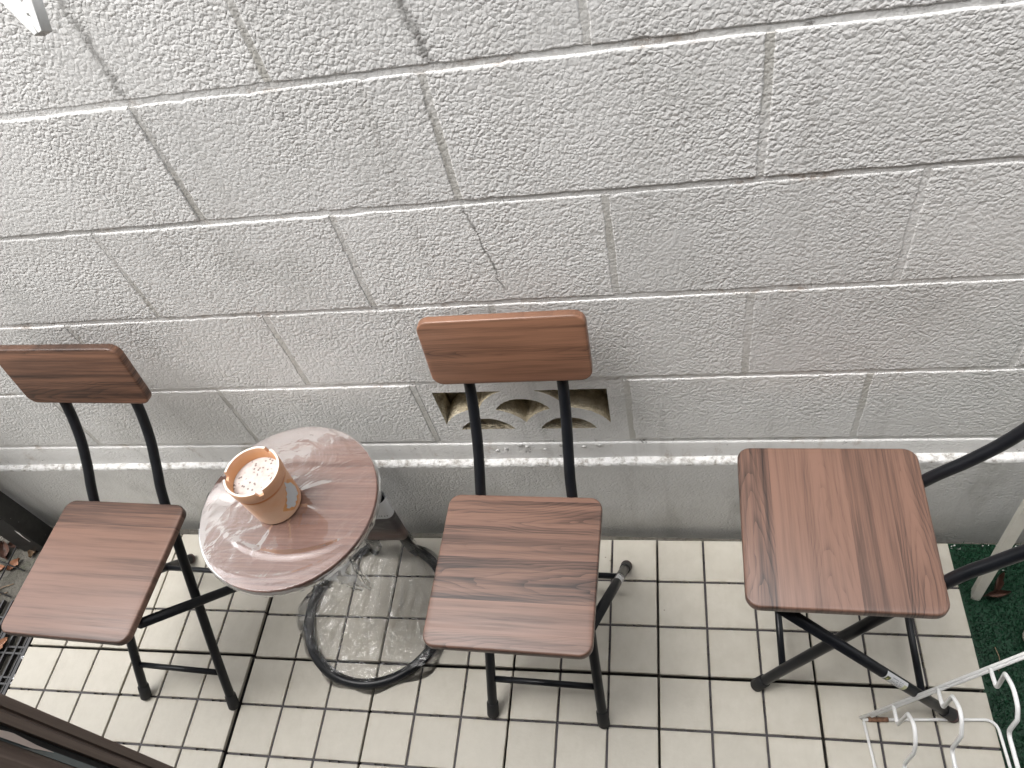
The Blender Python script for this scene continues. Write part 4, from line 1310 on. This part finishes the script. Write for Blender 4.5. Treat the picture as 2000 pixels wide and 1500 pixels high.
# ------------------------------------------------------------------ right edge: turf, post, stone, board
def m_turf():
    t = NT('artificial_turf'); p = t.pos()
    oi = t.noise(p, 260, 2)
    col = t.ramp(oi, [(0.3, (0.002, 0.016, 0.007)), (0.7, (0.006, 0.050, 0.021))])
    t.pbr(col, 0.5, spec=0.3); return t.mat
MAT['turf'] = m_turf()
TV, TF = [], []
NB = 42000
bx = rng.uniform(0.712, 1.35, NB); by = rng.uniform(-0.62, -0.024, NB)
ba = rng.uniform(0, 2*math.pi, NB); bh = rng.uniform(0.006, 0.011, NB); lean = rng.normal(0, 0.0045, (NB, 2))
ww = 0.0011
x0 = bx - ww*np.cos(ba); y0 = by - ww*np.sin(ba); x1 = bx + ww*np.cos(ba); y1 = by + ww*np.sin(ba)
zg = -0.030
verts = np.empty((NB, 3, 3))
verts[:, 0] = np.c_[x0, y0, np.full(NB, zg)]; verts[:, 1] = np.c_[x1, y1, np.full(NB, zg)]; verts[:, 2] = np.c_[bx + lean[:, 0], by + lean[:, 1], zg + bh]
me = bpy.data.meshes.new('artificial_turf')
tv = verts.reshape(-1, 3).tolist()
nb4 = len(tv)
tv += [(0.706, -0.64, zg + 0.001), (1.36, -0.64, zg + 0.001), (1.36, -0.022, zg + 0.001), (0.706, -0.022, zg + 0.001), (0.706, -0.64, -0.036), (1.36, -0.64, -0.036), (1.36, -0.022, -0.036), (0.706, -0.022, -0.036)]
tf = np.arange(NB*3).reshape(-1, 3).tolist() + [[nb4, nb4+1, nb4+2, nb4+3], [nb4, nb4+4, nb4+5, nb4+1], [nb4+3, nb4+7, nb4+4, nb4]]
me.from_pydata(tv, [], tf)
tag(link('artificial_turf', me, MAT['turf']), 'dark green artificial turf along the right edge of the deck', 'turf', kind='stuff')

def m_cream():
    t = NT('dirty_cream_paint'); p = t.coord()
    n = t.noise(p, 45, 5, 0.7)
    col = t.ramp(n, [(0.22, (0.34, 0.29, 0.20)), (0.34, (0.62, 0.60, 0.53)), (0.8, (0.69, 0.675, 0.61))])
    t.pbr(col, 0.55, normal=t.bump(n, 0.3, 0.001)); return t.mat
MAT['cream'] = m_cream()
P_ = bevel_box_mesh('cream_upright', 0.016, 0.022, 0.70, 0.0015); P_.materials.append(MAT['cream'])
CP = link('cream_upright', P_, None, None)
top_c, bot_c = Vector((0.752, -0.075, 0.66)), Vector((0.735, -0.135, -0.030))
CP.location = top_c
CP.rotation_euler = (top_c - bot_c).to_track_quat('Z', 'Y').to_euler()
tag(CP, 'cream painted upright leaning by the wall at the right edge', 'post')
for i, (x, y, rz, lab) in enumerate([(0.765, -0.140, 0.2, 'brown dead leaf at the foot of the cream upright'), (0.772, -0.118, 1.1, 'darker dead leaf just behind the foot of the cream upright')]):
    o = link('dead_leaf', leaf_mesh(0.048, 0.016, 0.016, 30 + i), LM[0], None, (x, y, -0.018)); o.rotation_euler = (0.2, 0.1, rz)
    tag(o, lab, 'leaf')
MAT['stone'] = m_plastic('beige_stone', (0.36, 0.34, 0.29), 0.85, 0.2)
o = lump('stone', MAT['stone'], (0.832, -0.226, -0.016), (0.036, 0.032, 0.018), 5, 0.10, 3)
tag(o, 'rounded beige stone on the turf at the right picture edge', 'stone')
BD = link('cream_board', bevel_box_mesh('cream_board', 0.30, 0.22, 0.022, 0.003), MAT['cream'], None, (0.868, -0.497, 0.004))
BD.rotation_euler = (0, 0, math.radians(38))
tag(BD, 'cream board lying on the turf in the bottom right corner', 'board')
# pale grit blown against the wall foot on the turf
gm = MB()
for k in range(46):
    x = 0.70 + 0.22*rng.random(); y = -0.026 - abs(rng.normal(0, 0.012)) if k < 34 else -0.03 - 0.10*rng.random(); s = rng.uniform(0.0005, 0.0016)
    gm.box(x - s, x + s, y - s*0.7, y + s*0.7, -0.024, -0.024 + s*1.4)
tag(link('pale_grit', gm.mesh('pale_grit'), MAT['ledge']), 'pale grit and paint flakes along the wall foot on the turf', 'grit', kind='stuff')
o = link('dry_stalk', MB().tube(catmull([(0, 0, 0), (0.006, 0.022, 0.004), (0.004, 0.045, 0.002)], 5), 0.0008, 6).mesh('dry_stalk', True), LM[2], None, (0.738, -0.290, -0.020))
tag(o, 'thin pale stalk lying on the turf beside the deck', 'straw')
